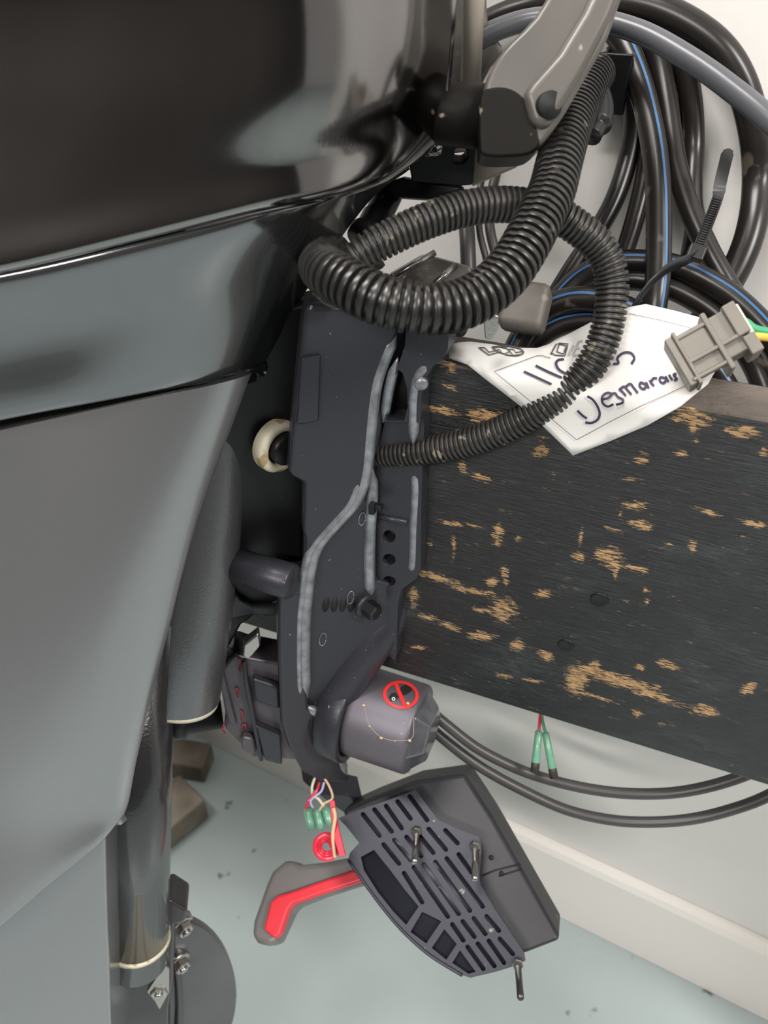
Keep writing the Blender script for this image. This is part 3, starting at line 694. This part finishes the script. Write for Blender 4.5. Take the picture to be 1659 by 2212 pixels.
lathe('arm_hole', PA.hit(1179, 245, 0.0162), PA.n*0.8 + T*0.5, [(-0.004, 0.0062), (0.0008, 0.0062)], M['gap'], arm, 24)
# beige column painting the shell's white highlight, and the shell beside the arm
sh = lathe('highlight_column', at(1016, 200, 0.405), Z*0.95 + A*0.1, [(0, 0.0055), (0.09, 0.0055)], M['plate_beige'], motor, 24)
slab('front_shell', [(940, -160), (1052, -160), (1058, 10), (1062, 60), (1088, 96), (1100, 112), (1066, 150), (1045, 190), (1040, 330), (930, 340)], Plane(at(1000, 100, 0.425), A*0.7 + T*0.7), 0.0, 0.012, M['shell'], motor, bev=0.005, seg=3)
slab('latch_bracket', [(880, 340), (960, 300), (1030, 312), (1022, 400), (990, 403), (890, 392)], Plane(at(960, 350, 0.42), A*0.9 + T*0.3), 0.0, 0.02, M['black'], motor, holes=[[(983, 320), (1008, 322), (1010, 340), (1000, 352), (980, 350)]], bev=0.003)
slab('cover_plate', [(1020, 318), (1140, 318), (1115, 360), (1060, 384), (1018, 402)], Plane(at(1060, 350, 0.43), A*0.9 + Z*0.3), 0.0, 0.004, M['plate_beige'], motor, bev=0.001)
slab('cross_bar', [(800, 402), (870, 380), (1000, 400), (990, 420), (925, 432), (810, 425)], Plane(at(900, 410, 0.435), A*0.9 + Z*0.3), 0.0, 0.01, M['black'], motor, bev=0.003)
slab('throttle_bracket', [(720, 520), (780, 518), (830, 560), (760, 600), (700, 580)], Plane(at(760, 560, 0.43), A*0.7 + Z*0.7), 0.0, 0.01, M['bracket_grey'], motor, bev=0.003)
lathe('cable_boot', at(790, 520, 0.44), at(840, 420, 0.45) - at(790, 520, 0.44), [(0, 0.012), (0.006, 0.012), (0.0065, 0.0095), (0.018, 0.0095), (0.02, 0.0085), (0.036, 0.0085)], M['black'], motor, 24)
# clamp yoke under the conduit and its knob
PY = Plane(at(940, 590, 0.44), A*0.5 + Z*0.85)
slab('clamp_yoke', [(830, 590), (915, 540), (1020, 570), (1036, 600), (1000, 690), (860, 680)], PY, 0.0, 0.02, M['bracket_grey'], motor, bev=0.004)
for q_ in (((852, 600), (940, 548)), ((935, 620), (985, 575))):
    tube('yoke_ridge', [PY.hit(*q_[0], 0.001), PY.hit(*q_[1], 0.001)], 0.002, M['steel'], motor, 8)
kb = obox('clamp_knob', at(1134, 665, 0.418), T, (A*0.8 + Z*0.6).normalized(), (Z*0.8 - A*0.6).normalized(), 0.026, 0.022, 0.026, M['knob'], motor, 0.004)
lathe('clamp_screw', at(1055, 660, 0.43), T*0.9 - A*0.2, [(0, 0.008), (0.03, 0.008)], M['bracket_grey'], motor, 20)
slab('latch_tab', [(1045, 690), (1060, 675), (1078, 682), (1076, 710), (1062, 736), (1048, 732)], Plane(at(1060, 705, 0.40), A*0.9 + T*0.3), 0.001, 0.003, M['steel'], motor, bev=0.001)

# ------------------------------------------------------------------ corrugated conduits
big = catmull([at(*p) for p in [(716, 548, .43), (700, 560, .395), (696, 577, .364), (716, 594, .346), (755, 615, .338), (800, 639, .334), (853, 657, .333), (925, 668, .334), (990, 660, .337), (1050, 630, .341), (1100, 583, .345), (1140, 520, .35), (1168, 465, .356), (1192, 412, .363), (1208, 350, .372), (1222, 300, .382), (1240, 250, .395), (1262, 200, .41), (1285, 160, .425)]], 8)
o = corrugated('corrugated_conduit', big, 0.0118, 0.0041, M['hose'], seam_at=0.62, depth=0.24)
tag(o, 'thick black corrugated conduit looping up to the grey steering arm', 'conduit')
thin = catmull([at(*p) for p in [(705, 640, .385), (730, 602, .378), (781, 548, .373), (853, 508, .372), (925, 476, .373), (1000, 452, .376), (1070, 442, .379), (1140, 446, .383), (1195, 460, .386), (1242, 488, .389), (1286, 524, .392), (1312, 565, .395), (1322, 611, .398), (1320, 657, .400), (1313, 703, .402), (1298, 749, .404), (1273, 795, .408), (1240, 831, .413), (1190, 868, .420), (1120, 912, .431), (1053, 941, .441), (980, 962, .452), (908, 974, .462), (850, 978, .472), (800, 978, .482)]], 8)
o = corrugated('corrugated_conduit', thin, 0.0090, 0.00315, M['hose2'], seam_at=0.1, depth=0.2)
tag(o, 'thinner dusty corrugated conduit looping down across the beam into the bracket', 'conduit')

# ------------------------------------------------------------------ hoses on the wall
coil = thing('hose_coil', 'black hose with blue stripe coiled against the white wall', 'hose')
def strand(pxs, wpx, stripe=None):
    dm = sum(p[2] for p in pxs)/len(pxs); r = wpx/2*dm/FPX
    P = catmull([at(x, y, min(d, PW.depth(x, y) - r*1.35 - 0.003)) for x, y, d in pxs], 8)
    o = tube('hose_loop', P, r, M['blackhose'], coil, 20)
    if stripe is not None:
        F_ = frames(P); sp = []; V_ = []; Fs = []
        for i, p in enumerate(P):
            t = F_[i][0]; toC = (CAM - p).normalized(); toC = (toC - t*toC.dot(t)).normalized(); sd = t.cross(toC)
            for a in (stripe - 0.11, stripe, stripe + 0.11): V_.append(p + (toC*math.cos(a) + sd*math.sin(a))*(r*1.012))
        for i in range(len(P)-1):
            for k in (0, 1): Fs.append((i*3+k, i*3+k+1, (i+1)*3+k+1, (i+1)*3+k))
        mesh('blue_stripe', V_, Fs, M['stripe'], o)
strand([(1040, 60, .50), (1110, 30, .50), (1200, 8, .498), (1300, 2, .494), (1400, 15, .489), (1490, 55, .483), (1560, 112, .477), (1605, 190, .472), (1630, 290, .468), (1636, 390, .466), (1626, 480, .466), (1600, 560, .468), (1556, 640, .472), (1500, 720, .478)], 60, 2.0)
strand([(1300, 40, .447), (1335, 75, .445), (1362, 125, .442), (1388, 200, .44), (1410, 300, .438), (1421, 400, .436), (1423, 500, .436), (1421, 600, .436), (1412, 670, .438), (1398, 760, .446), (1385, 850, .454)], 53, -0.62)
strand([(1330, 90, .475), (1358, 160, .475), (1369, 240, .476), (1362, 320, .477), (1332, 420, .479), (1290, 500, .481), (1243, 570, .483), (1200, 640, .486), (1160, 720, .49), (1140, 800, .49)], 42)
strand([(1400, 200, .47), (1402, 300, .47), (1394, 380, .471), (1372, 470, .473), (1342, 560, .475), (1300, 640, .478), (1250, 730, .48)], 42)
strand([(1395, 70, .458), (1425, 140, .457), (1443, 240, .456), (1458, 345, .455), (1485, 440, .454), (1522, 525, .453), (1566, 605, .452), (1615, 690, .452), (1660, 790, .452), (1690, 900, .452)], 46)
strand([(1440, 90, .476), (1478, 150, .475), (1494, 230, .474), (1498, 320, .474), (1494, 400, .474), (1500, 470, .474), (1540, 560, .474)], 46)
strand([(1400, 120, .488), (1440, 220, .488), (1468, 330, .488), (1500, 460, .487), (1490, 560, .487)], 40)
strand([(1170, 690, .47), (1240, 610, .466), (1300, 576, .462), (1365, 564, .458), (1457, 575, .452), (1533, 609, .446), (1595, 651, .44), (1659, 716, .434), (1720, 800, .43), (1750, 900, .43)], 50, -0.55)
strand([(1130, 780, .476), (1170, 690, .473), (1250, 625, .47), (1350, 603, .465), (1420, 612, .46), (1490, 640, .456), (1560, 690, .452), (1620, 770, .448), (1655, 850, .446), (1670, 930, .446)], 50)
strand([(1090, 820, .46), (1120, 740, .456), (1165, 678, .452), (1225, 648, .449), (1290, 648, .447), (1360, 670, .446), (1440, 720, .446), (1520, 775, .446), (1570, 840, .448), (1600, 920, .45)], 52, -0.5)
strand([(1095, 850, .466), (1130, 770, .464), (1180, 718, .462), (1240, 695, .46), (1310, 700, .458), (1400, 750, .458), (1500, 830, .458), (1550, 900, .458)], 48, -0.6)
o = ptube('grey_hose', [(1020, 95, .43), (1065, 68, .428), (1130, 46, .426), (1200, 38, .422), (1270, 42, .417), (1335, 54, .411), (1410, 82, .404), (1505, 138, .395), (1580, 192, .388), (1659, 257, .381), (1745, 345, .376), (1810, 470, .378), (1830, 600, .39), (1800, 740, .405), (1730, 850, .425), (1640, 930, .45), (1540, 960, .47)], 0.0058, M['greyhose'], None, 20)
tag(o, 'smooth grey hose arching in front of the coiled black hose', 'hose')
# hanger bar fixed to the wall
pc = at(1300, 178, 0.45)
wd = (PW.hit(1300, 178) - pc).dot(-WN)
o = obox('hose_hanger', pc - WN*(wd/2 - 0.001), WT, WN, Z, 0.022, max(wd, 0.03) + 0.0, 0.024, M['black'], None, 0.001)
o2 = obox('end_plate', pc + WN*0.004 + WT*0.002, WT, WN, Z, 0.03, 0.004, 0.032, M['black'], o, 0.001)
tag(o, 'black flat hanger bar on the wall carrying the coiled hose', 'hanger')
# black taped bundle beside the conduit end
o = ptube('tape_wrap', [(1262, 190, .418), (1282, 205, .416), (1292, 235, .414), (1288, 270, .412), (1276, 295, .41)], [0.006]*8 + [0.0085]*17 + [0.006]*8, M['tie'], None, 16)
tag(o, 'crinkled black tape wrap at the upper end of the thick conduit', 'tape')

# cable tie
tie = thing('cable_tie', 'black ratchet cable tie standing up from the coiled hose', 'cable tie')
ptube('strap', [(1366, 672, .418), (1383, 642, .412), (1410, 608, .409), (1442, 580, .412), (1478, 564, .42), (1500, 552, .424)], 0.0046, M['tie'], tie, 10, 6, 0.22)
hd = at(1503, 547, .424)
dd = (at(1550, 427, .424) - at(1507, 535, .424)).normalized(); ds_ = dd.cross(A).normalized(); dn = ds_.cross(dd)
obox('ratchet_head', hd, dd, ds_, dn, 0.0085, 0.0095, 0.006, M['tie'], tie, 0.001)
tp = catmull([at(*p) for p in [(1503, 547, .424), (1528, 487, .424), (1550, 428, .424), (1556, 395, .424), (1568, 345, .424), (1574, 322, .424)]], 5)
F_ = frames(tp); V_ = []; Fs = []
for i, p in enumerate(tp):
    w_ = 0.0030 if i < len(tp) - 3 else (0.0024 if i < len(tp) - 1 else 0.0006)
    if i > 11: w_ = min(w_*1.15, 0.0034)
    sd = F_[i][0].cross(A).normalized(); nn = sd.cross(F_[i][0])
    for a, b_ in ((-1, -1), (1, -1), (1, 1), (-1, 1)): V_.append(p + sd*(w_*a) + nn*(0.0007*b_))
for i in range(len(tp)-1):
    for k in range(4): Fs.append((i*4+k, i*4+(k+1) % 4, (i+1)*4+(k+1) % 4, (i+1)*4+k))
Fs += [(0, 1, 2, 3), tuple(4*(len(tp)-1)+k for k in range(4))]
o = mesh('tail', V_, Fs, M['tie'], tie, False); fixnormals(o)
for k in range(22):
    f = k/21; p = at(1508 + 41*f, 535 - 105*f, .4232)
    obox('tooth', p, dd, ds_, dn, 0.0006, 0.0046, 0.0008, M['tie'], o, 0)

# ------------------------------------------------------------------ paper tag
ptag = thing('paper_tag', 'white paper tag with handwriting lying over the beam edge', 'paper tag')
def edge_y(px): return 777 + (px - 940)*0.196
def tagpt(px, py, off=0.0):
    ye = edge_y(px) + 12
    d = PB.depth(px, py) if py > ye else PB.depth(px, ye)
    d -= 0.005
    if py < ye:
        d += (ye - py)*0.00006
    else:
        d -= (py - ye)*0.00003
    d += 0.0016*math.sin(px*0.018 + py*0.011) + 0.001*math.sin(py*0.03 - px*0.006)
    return at(px, py, d - off)
tout = [(968, 745), (990, 740), (1016, 738), (1063, 744), (1120, 752), (1160, 752), (1190, 742), (1227, 722), (1273, 698), (1310, 676), (1355, 664), (1395, 657), (1460, 672), (1527, 690), (1562, 720), (1560, 775), (1530, 829), (1470, 878), (1400, 918), (1320, 952), (1238, 984), (1195, 942), (1150, 898), (1100, 858), (1050, 820), (1010, 788), (971, 774)]
def inside(x, y, poly):
    c = False; j = len(poly) - 1
    for i in range(len(poly)):
        xi, yi = poly[i]; xj, yj = poly[j]
        if (yi > y) != (yj > y) and x < (xj-xi)*(y-yi)/(yj-yi)+xi: c = not c
        j = i
    return c
pts2 = [Vector(p) for p in tout]; nb = len(pts2)
for gx in range(975, 1560, 16):
    for gy in range(660, 985, 16):
        if all(inside(gx+dx, gy+dy, tout) for dx, dy in ((8, 0), (-8, 0), (0, 8), (0, -8))): pts2.append(Vector((gx, gy)))
res = geometry.delaunay_2d_cdt(pts2, [], [list(range(nb))], 1, 1e-4)
o = mesh('paper_sheet', [tagpt(p.x, p.y) for p in res[0]], [tuple(f) for f in res[2]], M['paper'], ptag); fixnormals(o)
sm = o.modifiers.new('thickness', 'SOLIDIFY'); sm.thickness = 0.0003; sm.offset = 0
k = lambda x, y: (950 + x/2.34, 640 + y/2.34)
def stroke(name, pts, wpx, mat_, smooth_n=4, close=False):
    P2 = catmull([Vector((*k(*p), 0)) for p in pts], smooth_n, close) if smooth_n > 1 else [Vector((*k(*p), 0)) for p in pts]
    if close: P2.append(P2[0].copy())
    Pd = []
    for a, b_ in zip(P2, P2[1:]):
        m_ = max(1, int((b_-a).length/8))
        for i in range(m_): Pd.append(a.lerp(b_, i/m_))
    Pd.append(P2[-1]); P2 = Pd
    V_ = []; Fs = []
    for i, p in enumerate(P2):
        t = (P2[min(i+1, len(P2)-1)] - P2[max(0, i-1)]); t = t.normalized() if t.length > 0 else Vector((1, 0, 0)); nrm = Vector((-t.y, t.x, 0))
        for s in (-1, 1):
            e = p + nrm*(s*wpx/2); V_.append(tagpt(e.x, e.y, 0.0010))
    for i in range(len(P2)-1): Fs.append((2*i, 2*i+1, 2*i+3, 2*i+2))
    return mesh(name, V_, Fs, mat_, ptag, False)
for s_ in ([(425, 380), (495, 412), (565, 445)], [(485, 350), (550, 382), (618, 412)], [(628, 318), (600, 322), (588, 342), (605, 372), (640, 392)],
           [(875, 342), (903, 338), (898, 312), (928, 286), (965, 286), (983, 312), (968, 342)],
           [(695, 578), (720, 602), (744, 618)], [(735, 638), (768, 640), (797, 624), (808, 593), (796, 555), (772, 522), (745, 505)],
           [(822, 522), (850, 514), (868, 494), (845, 488), (822, 506), (822, 538), (848, 557), (878, 546)],
           [(868, 494), (886, 490), (900, 508), (925, 522), (920, 540), (890, 548)],
           [(905, 468), (922, 482), (940, 502)], [(908, 470), (932, 456), (950, 476), (968, 496)], [(938, 458), (962, 442), (980, 462), (1000, 488)],
           [(1042, 446), (1016, 436), (1010, 455), (1030, 468), (1045, 450), (1042, 434), (1056, 464)],
           [(1060, 424), (1070, 440), (1082, 452)], [(1066, 434), (1080, 414), (1098, 414)],
           [(1142, 414), (1116, 409), (1112, 428), (1130, 438), (1145, 420), (1140, 404), (1156, 432)],
           [(1158, 396), (1167, 412), (1176, 424)], [(1197, 390), (1182, 396), (1190, 408), (1198, 418), (1184, 426)]):
    stroke('handwriting', s_, 5.2, M['ink'])
stroke('printed_border', [(560, 312), (520, 300), (490, 300), (275, 380), (480, 550), (692, 726), (850, 640), (1010, 558), (1150, 495), (1290, 430)], 1.2, M['print'], 1)
stroke('printed_border', [(955, 86), (1120, 122), (1300, 168)], 1.2, M['print'], 1)
# printed outline letters
for s_ in ([(198, 258), (226, 258), (250, 282), (300, 268), (312, 278), (248, 296)], [(268, 262), (300, 254), (340, 262), (352, 280), (326, 290), (296, 280)],
           [(345, 268), (372, 266), (384, 284), (420, 278), (418, 292), (372, 298), (345, 268)]):
    stroke('printed_logo', s_, 2.2, M['print'], 1, True)
stroke('printed_logo', [(262, 256), (330, 250), (400, 262), (424, 284), (390, 300), (330, 294)], 2.4, M['print'], 4)
for s_ in ([(562, 292), (590, 240), (604, 242), (592, 280), (626, 292), (640, 250), (608, 242), (600, 236), (648, 240), (632, 302), (580, 296), (575, 290)],):
    stroke('printed_letter', s_, 2.6, M['print'], 1, True)
for s_ in ([(650, 300), (676, 246)], [(672, 300), (700, 228)], [(672, 300), (700, 296)], [(686, 264), (708, 262)], [(700, 228), (722, 224)]):
    stroke('printed_letter', s_, 4.5, M['printgrey'], 1)

# ------------------------------------------------------------------ wire connector
cn = thing('wire_connector', 'grey plastic wire plug with green and yellow wires beside the paper tag', 'connector')
p0, p1 = at(1462, 788, .372), at(1600, 712, .362)
ca = (p1 - p0).normalized(); cs_ = (UP - ca*UP.dot(ca)).normalized(); cnn = ca.cross(cs_)
Lc = (p1 - p0).length; hw = 0.0275
def cbox(name, f0, f1, sc, dc, ws, wn, m_, bev_=0.0008, par=cn):
    c = p0.lerp(p1, (f0+f1)/2) + cs_*sc + cnn*dc
    return obox(name, c, ca, cs_, cnn, Lc*(f1-f0), ws, wn, m_, par, bev_)
body = cbox('housing', 0.05, 0.95, 0.0, 0, 0.0225, 0.018, M['conn'])
cbox('latch_face', 0.10, 0.55, 0.003, 0.0, 0.013, 0.021, M['conn'], par=body)
cbox('end_rim', -0.02, 0.10, -0.001, 0, 0.0265, 0.021, M['conn'])
cbox('end_rim', 0.10, 0.16, -0.001, 0, 0.029, 0.023, M['conn'])
cbox('collar', 0.56, 0.64, -0.001, 0, 0.031, 0.024, M['conn'])
cbox('rear_cap', 0.86, 1.05, 0.004, 0, 0.017, 0.024, M['conn'])
cbox('rear_cap', 0.90, 1.08, -0.010, 0, 0.010, 0.022, M['conn'])
cbox('wire_seal', 1.00, 1.10, 0.0, 0, 0.022, 0.016, M['connlight'])
cbox('key_rib', 0.10, 0.92, -0.0035, 0.0105, 0.0022, 0.002, M['conn'])
cbox('key_rib', 0.10, 0.60, 0.0095, 0.0105, 0.0022, 0.002, M['conn'])
cbox('key_rib', 0.05, 0.60, -0.012, 0.010, 0.002, 0.003, M['conn'])
ptube('green_wire', [(1590, 694, .362), (1610, 696, .361), (1630, 710, .36), (1665, 718, .359), (1720, 724, .362), (1770, 745, .375), (1800, 790, .395), (1805, 850, .415), (1800, 950, .44)], 0.0020, M['green'], cn, 12)
ptube('yellow_wire', [(1604, 736, .362), (1628, 727, .36), (1665, 729, .359), (1718, 733, .363), (1762, 755, .377), (1788, 800, .397), (1790, 860, .417), (1785, 960, .442)], 0.0020, M['yellow'], cn, 12)

# ------------------------------------------------------------------ control box under the beam
cbx = thing('control_box', 'dark grey remote control box with red lever hanging below the beam', 'control box')
z = lambda x, y: (530 + x/2.304, 1580 + y/2.304)
DX = 0.62
NC = (CAM - at(940, 1880, DX)).normalized(); NC = (NC + Vector((-0.12, 0, 0.12))).normalized()
PC = Plane(at(940, 1880, DX), NC)
# housing behind the plate
fr = [z(455, 385), z(600, 320), z(830, 230), z(1085, 195), z(1230, 420), z(1380, 690), z(1560, 1010), z(1575, 1045), z(1400, 1112), z(1250, 1150), z(900, 900), z(600, 650)]
outl = [PC.hit(*p, -0.018) for p in fr]
ex_ = at(930 + 22, 1880 - 42, DX + 0.045) - at(930, 1880, DX)
Vb = outl + [p + ex_*0.93 + (p - outl[3])*0.0 for p in outl]; nb_ = len(outl)
tr = geometry.tessellate_polygon([outl]); Fb = [t for t in tr] + [tuple(nb_ + i for i in reversed(t)) for t in tr] + [(i, (i+1) % nb_, nb_+(i+1) % nb_, nb_+i) for i in range(nb_)]
hs = mesh('housing', Vb, Fb, M['box'], cbx); clean(hs); bevel(hs, 0.004, 3)
PC1 = Plane(PC.p - NC*0.018, NC)
# cover seam, screw holes on the housing
tube('cover_seam', [PC1.hit(*z(1180, 718), 0.0), PC1.hit(*z(1240, 692)), PC1.hit(*z(1370, 660))], 0.0008, M['gap'], hs, 6)
tube('cover_seam', [PC1.hit(*z(1262, 720), 0.0), PC1.hit(*z(1375, 685))], 0.0008, M['gap'], hs, 6)
for (x, y) in ((1224, 628), (1275, 708)):
    lathe('screw_hole', PC1.hit(*z(x, y), -0.001), NC, [(0, 0.0022), (0.0013, 0.0022)], M['gap'], hs, 14)
# ribbed mounting plate with open slots
pout = [z(*p) for p in [(462, 432), (560, 392), (700, 345), (848, 290), (880, 335), (930, 400), (962, 440), (1060, 485), (1165, 525), (1176, 580), (1165, 720), (1172, 765), (1240, 880), (1320, 1000), (1388, 1100), (1395, 1140), (1350, 1165), (1240, 1198), (1120, 1226), (1080, 1214), (980, 1155), (900, 1100), (820, 1030), (750, 958), (670, 860), (600, 765), (512, 640), (520, 605), (566, 555), (540, 520), (500, 470)]]
slots = [((585,412),(668,518)),((642,388),(728,498)),((700,370),(778,482)),((757,348),(822,434)),((817,322),(905,442)),
 ((688,562),(765,658)),((742,540),(822,640)),((802,525),(875,620)),((857,508),(935,604)),((912,485),(998,588)),((995,492),(1056,556)),
 ((790,705),(880,850)),((838,675),(1008,922)),((888,662),(1062,908)),((945,650),(1118,892)),((1002,632),(1182,872)),((1062,612),(1126,702)),
 ((1030,960),(1085,1040)),((1082,945),(1140,1022)),((1137,930),(1195,1008)),((1200,920),(1262,992)),
 ((1106,1072),(1185,1182)),((1157,1056),(1240,1168)),((1212,1042),(1288,1152)),((1266,1032),(1332,1108))]
holes = []
for (a, b_) in slots:
    x0, y0 = z(*a); x1, y1 = z(*b_); holes.append(capsule_px(x0, y0, x1, y1, 4.9))
holes += [[z(*p) for p in h] for h in ([(575, 625), (640, 590), (720, 690), (795, 790), (862, 872), (800, 962), (740, 900), (660, 800), (590, 690)],
          [(880, 898), (975, 945), (900, 1055), (822, 998)], [(990, 985), (1052, 1058), (1000, 1136), (928, 1078)], [(1068, 1090), (1146, 1196), (1110, 1206), (1030, 1152)])]
pl_ = slab('mounting_plate', pout, PC, 0.0, 0.009, M['boxplate'], cbx, holes=holes, bev=0.0009, seg=2)
inner = [(966 + (x-966)*0.97, 1900 + (y-1900)*0.97) for x, y in pout]
slab('plate_back', inner, Plane(PC.p - NC*0.0048, NC), 0.0, 0.0135, M['boxplate'], cbx, bev=0)
tube('plate_rim', catmull([PC.hit(*z(*p), 0.0) for p in [(512, 640), (600, 765), (670, 860), (750, 958), (820, 1030), (900, 1100), (980, 1155), (1080, 1214)]], 4), 0.0014, M['boxplate'], pl_, 8)
for (a, b_, m_) in (((852, 492), (842, 652), 'steel'), ((1142, 565), (1142, 738), 'steel'), ((1355, 1150), (1370, 1328), 'darksteel')):
    pa, pb = PC.hit(*z(*a), -0.004), at(*z(*b_), PC.depth(*z(*b_)) - 0.03)
    s_ = lathe('mounting_stud', pa, pb - pa, [(0, 0.0026), ((pb-pa).length - 0.001, 0.0026), ((pb-pa).length, 0.002)], M[m_], cbx, 14)
    lathe('stud_nut', PC.hit(*z(*a), 0.0005), pb - pa, [(0, 0.0046), (0.0035, 0.0046), (0.004, 0.004)], M['steel'], s_, 6, smooth=False)
# lever
PV = Plane(at(650, 1940, 0.668), (NC + Vector((-0.12, 0, 0))).normalized())
lv = slab('lever', [(800, 1848), (750, 1852), (700, 1862), (645, 1868), (628, 1857), (612, 1860), (586, 1882), (575, 1905), (545, 1990), (541, 2022), (553, 2038), (582, 2047), (598, 2036), (632, 1963), (700, 1936), (800, 1905)], PV, 0.0, 0.022, M['lever'], cbx, bev=0.006, seg=4)
slab('red_grip', [(800, 1870), (772, 1879), (700, 1903), (625, 1929), (606, 1934), (590, 1946), (574, 2007), (597, 2028), (609, 2021), (628, 1967), (636, 1955), (700, 1932), (800, 1900)], PV, 0.006, 0.004, M['red'], lv, bev=0.0025, seg=3)

# ------------------------------------------------------------------ small wiring by the control box
gs = thing('sleeve_cluster', 'cluster of three green crimp sleeves above the red lever', 'crimp sleeve')
for (a, b_) in (((664, 1745), (674, 1792)), ((683, 1748), (694, 1790)), ((701, 1742), (714, 1782))):
    pa, pb = at(*a, .66), at(*b_, .655)
    lathe('sleeve', pa, pb - pa, [(0, 0.0030), (0.001, 0.0040), ((pb-pa).length*0.8, 0.0042), ((pb-pa).length, 0.0030)], M['sleeve'], gs, 16)
ptube('red_wire', [(660, 1748, .652), (668, 1728, .652), (684, 1708, .655), (690, 1690, .66)], 0.0012, M['redwire'], gs, 8)
ptube('lilac_wire', [(676, 1745, .65), (671, 1732, .65), (678, 1722, .652), (694, 1709, .656), (700, 1690, .66)], 0.0011, M['lilac'], gs, 8)
ptube('cream_wire', [(700, 1742, .65), (688, 1726, .65), (676, 1718, .655), (674, 1700, .66), (680, 1680, .66)], 0.0013, M['cream'], gs, 8)
ptube('tan_wire', [(690, 1750, .65), (700, 1736, .65), (718, 1724, .655), (712, 1700, .66), (700, 1680, .66)], 0.0011, M['tan'], gs, 8)
rl = thing('red_lanyard', 'coiled red lanyard cord hanging beside the green sleeves', 'lanyard')
pts = []
for i in range(60):
    a = i*0.32; r = 27 - i*0.26; pts.append((705 + r*math.cos(a), 1828 + r*1.05*math.sin(a), .615 + 0.00012*i))
ptube('coil', pts, 0.0023, M['redwire'], rl, 8, 2)
slab('strap', [(712, 1730), (722, 1728), (732, 1790), (746, 1848), (733, 1851), (718, 1800)], Plane(at(728, 1790, .612), NC), 0.0, 0.003, M['redwire'], rl, bev=0.0006)
ptube('cord', [(720, 1745, .61), (724, 1765, .61), (719, 1800, .61), (721, 1830, .61), (724, 1852, .61)], 0.0016, M['tan'], rl, 8)

# cables sagging below the beam
for nm, pxs in (('upper of two dark grey cables sagging below the beam', [(900, 1500, .64), (930, 1535, .64), (969, 1569, .64), (1037, 1620, .64), (1129, 1665, .64), (1220, 1693, .637), (1312, 1710, .632), (1400, 1715, .626), (1480, 1709, .618), (1563, 1690, .608), (1640, 1660, .596), (1720, 1610, .58), (1800, 1540, .565)]),
                ('lower of two dark grey cables sagging below the beam', [(880, 1520, .655), (920, 1562, .655), (964, 1601, .655), (1037, 1656, .655), (1129, 1707, .655), (1220, 1748, .652), (1312, 1770, .646), (1400, 1776, .638), (1495, 1769, .628), (1586, 1747, .616), (1665, 1716, .604), (1760, 1660, .59), (1850, 1580, .57)])):
    o = ptube('control_cable', pxs, 0.0047, M['cable'], None, 16); tag(o, nm, 'cable', 'cables sagging below the beam')
# two crimp connectors on thin wires
for lab, wm, wp, a, b_ in (('green crimp connector on a red wire hanging under the beam', 'redwire', [(1170, 1500, .64), (1167, 1545, .625), (1163, 1590, .62)], (1164, 1578), (1155, 1666)),
                           ('green crimp connector on a dark green wire hanging under the beam', 'green', [(1172, 1500, .64), (1171, 1550, .625), (1181, 1592, .62)], (1178, 1582), (1197, 1680))):
    t_ = thing('crimp_connector', lab, 'connector')
    ptube('wire', wp, 0.0013, M[wm], t_, 8)
    pa, pb = at(*a, .62), at(*b_, .618); L_ = (pb-pa).length
    lathe('sleeve', pa, pb-pa, [(0, 0.0020), (0.001, 0.0030), (L_*0.78, 0.0034), (L_*0.8, 0.003)], M['sleeve'], t_, 16)
    lathe('metal_end', pa, pb-pa, [(L_*0.78, 0.0034), (L_*0.82, 0.0036), (L_, 0.0036)], M['sleevedark'], t_, 16)

# slim cables seen through the conduit loops, against the wall
for lab, pxs, r_ in (('slim black cable behind the conduit loops, nearest the cowl', [(1000, 420, .52), (1006, 470, .515), (1010, 530, .51), (1012, 600, .51), (1010, 690, .51)], 0.0055),
                     ('slim black cable behind the conduit loops, between its two neighbours', [(1046, 360, .53), (1034, 430, .525), (1036, 500, .52), (1050, 560, .52), (1066, 640, .52)], 0.0024),
                     ('slim black cable behind the conduit loops, nearest the grey clamp knob', [(1078, 350, .53), (1062, 420, .525), (1058, 490, .52), (1074, 560, .52), (1096, 650, .52)], 0.0036)):
    o = ptube('slim_cable', pxs, r_, M['cable'], None, 12); tag(o, lab, 'cable', 'slim cables behind the conduit loops')

# ------------------------------------------------------------------ timber offcuts on the floor
def floor_pt(px, py, h=0.0):
    r = ray(px, py); return CAM + r * ((CAM.z - h) / -r.z)
def timber(lab, a, b_, wid, hgt):
    pa, pb = floor_pt(*a), floor_pt(*b_); d = (pb - pa); L_ = d.length; d.normalize(); s = Z.cross(d)
    o = obox('timber_block', (pa+pb)/2 + Z*(hgt/2 + 0.0005), d, s, Z, L_, wid, hgt, M['timber'], None, 0.004); tag(o, lab, 'timber')
timber('weathered timber block on the floor, nearest behind the motor leg', (425, 1735), (250, 1880), 0.07, 0.05)
timber('dark timber block on the floor, farthest behind the motor leg', (455, 1665), (300, 1640), 0.05, 0.045)
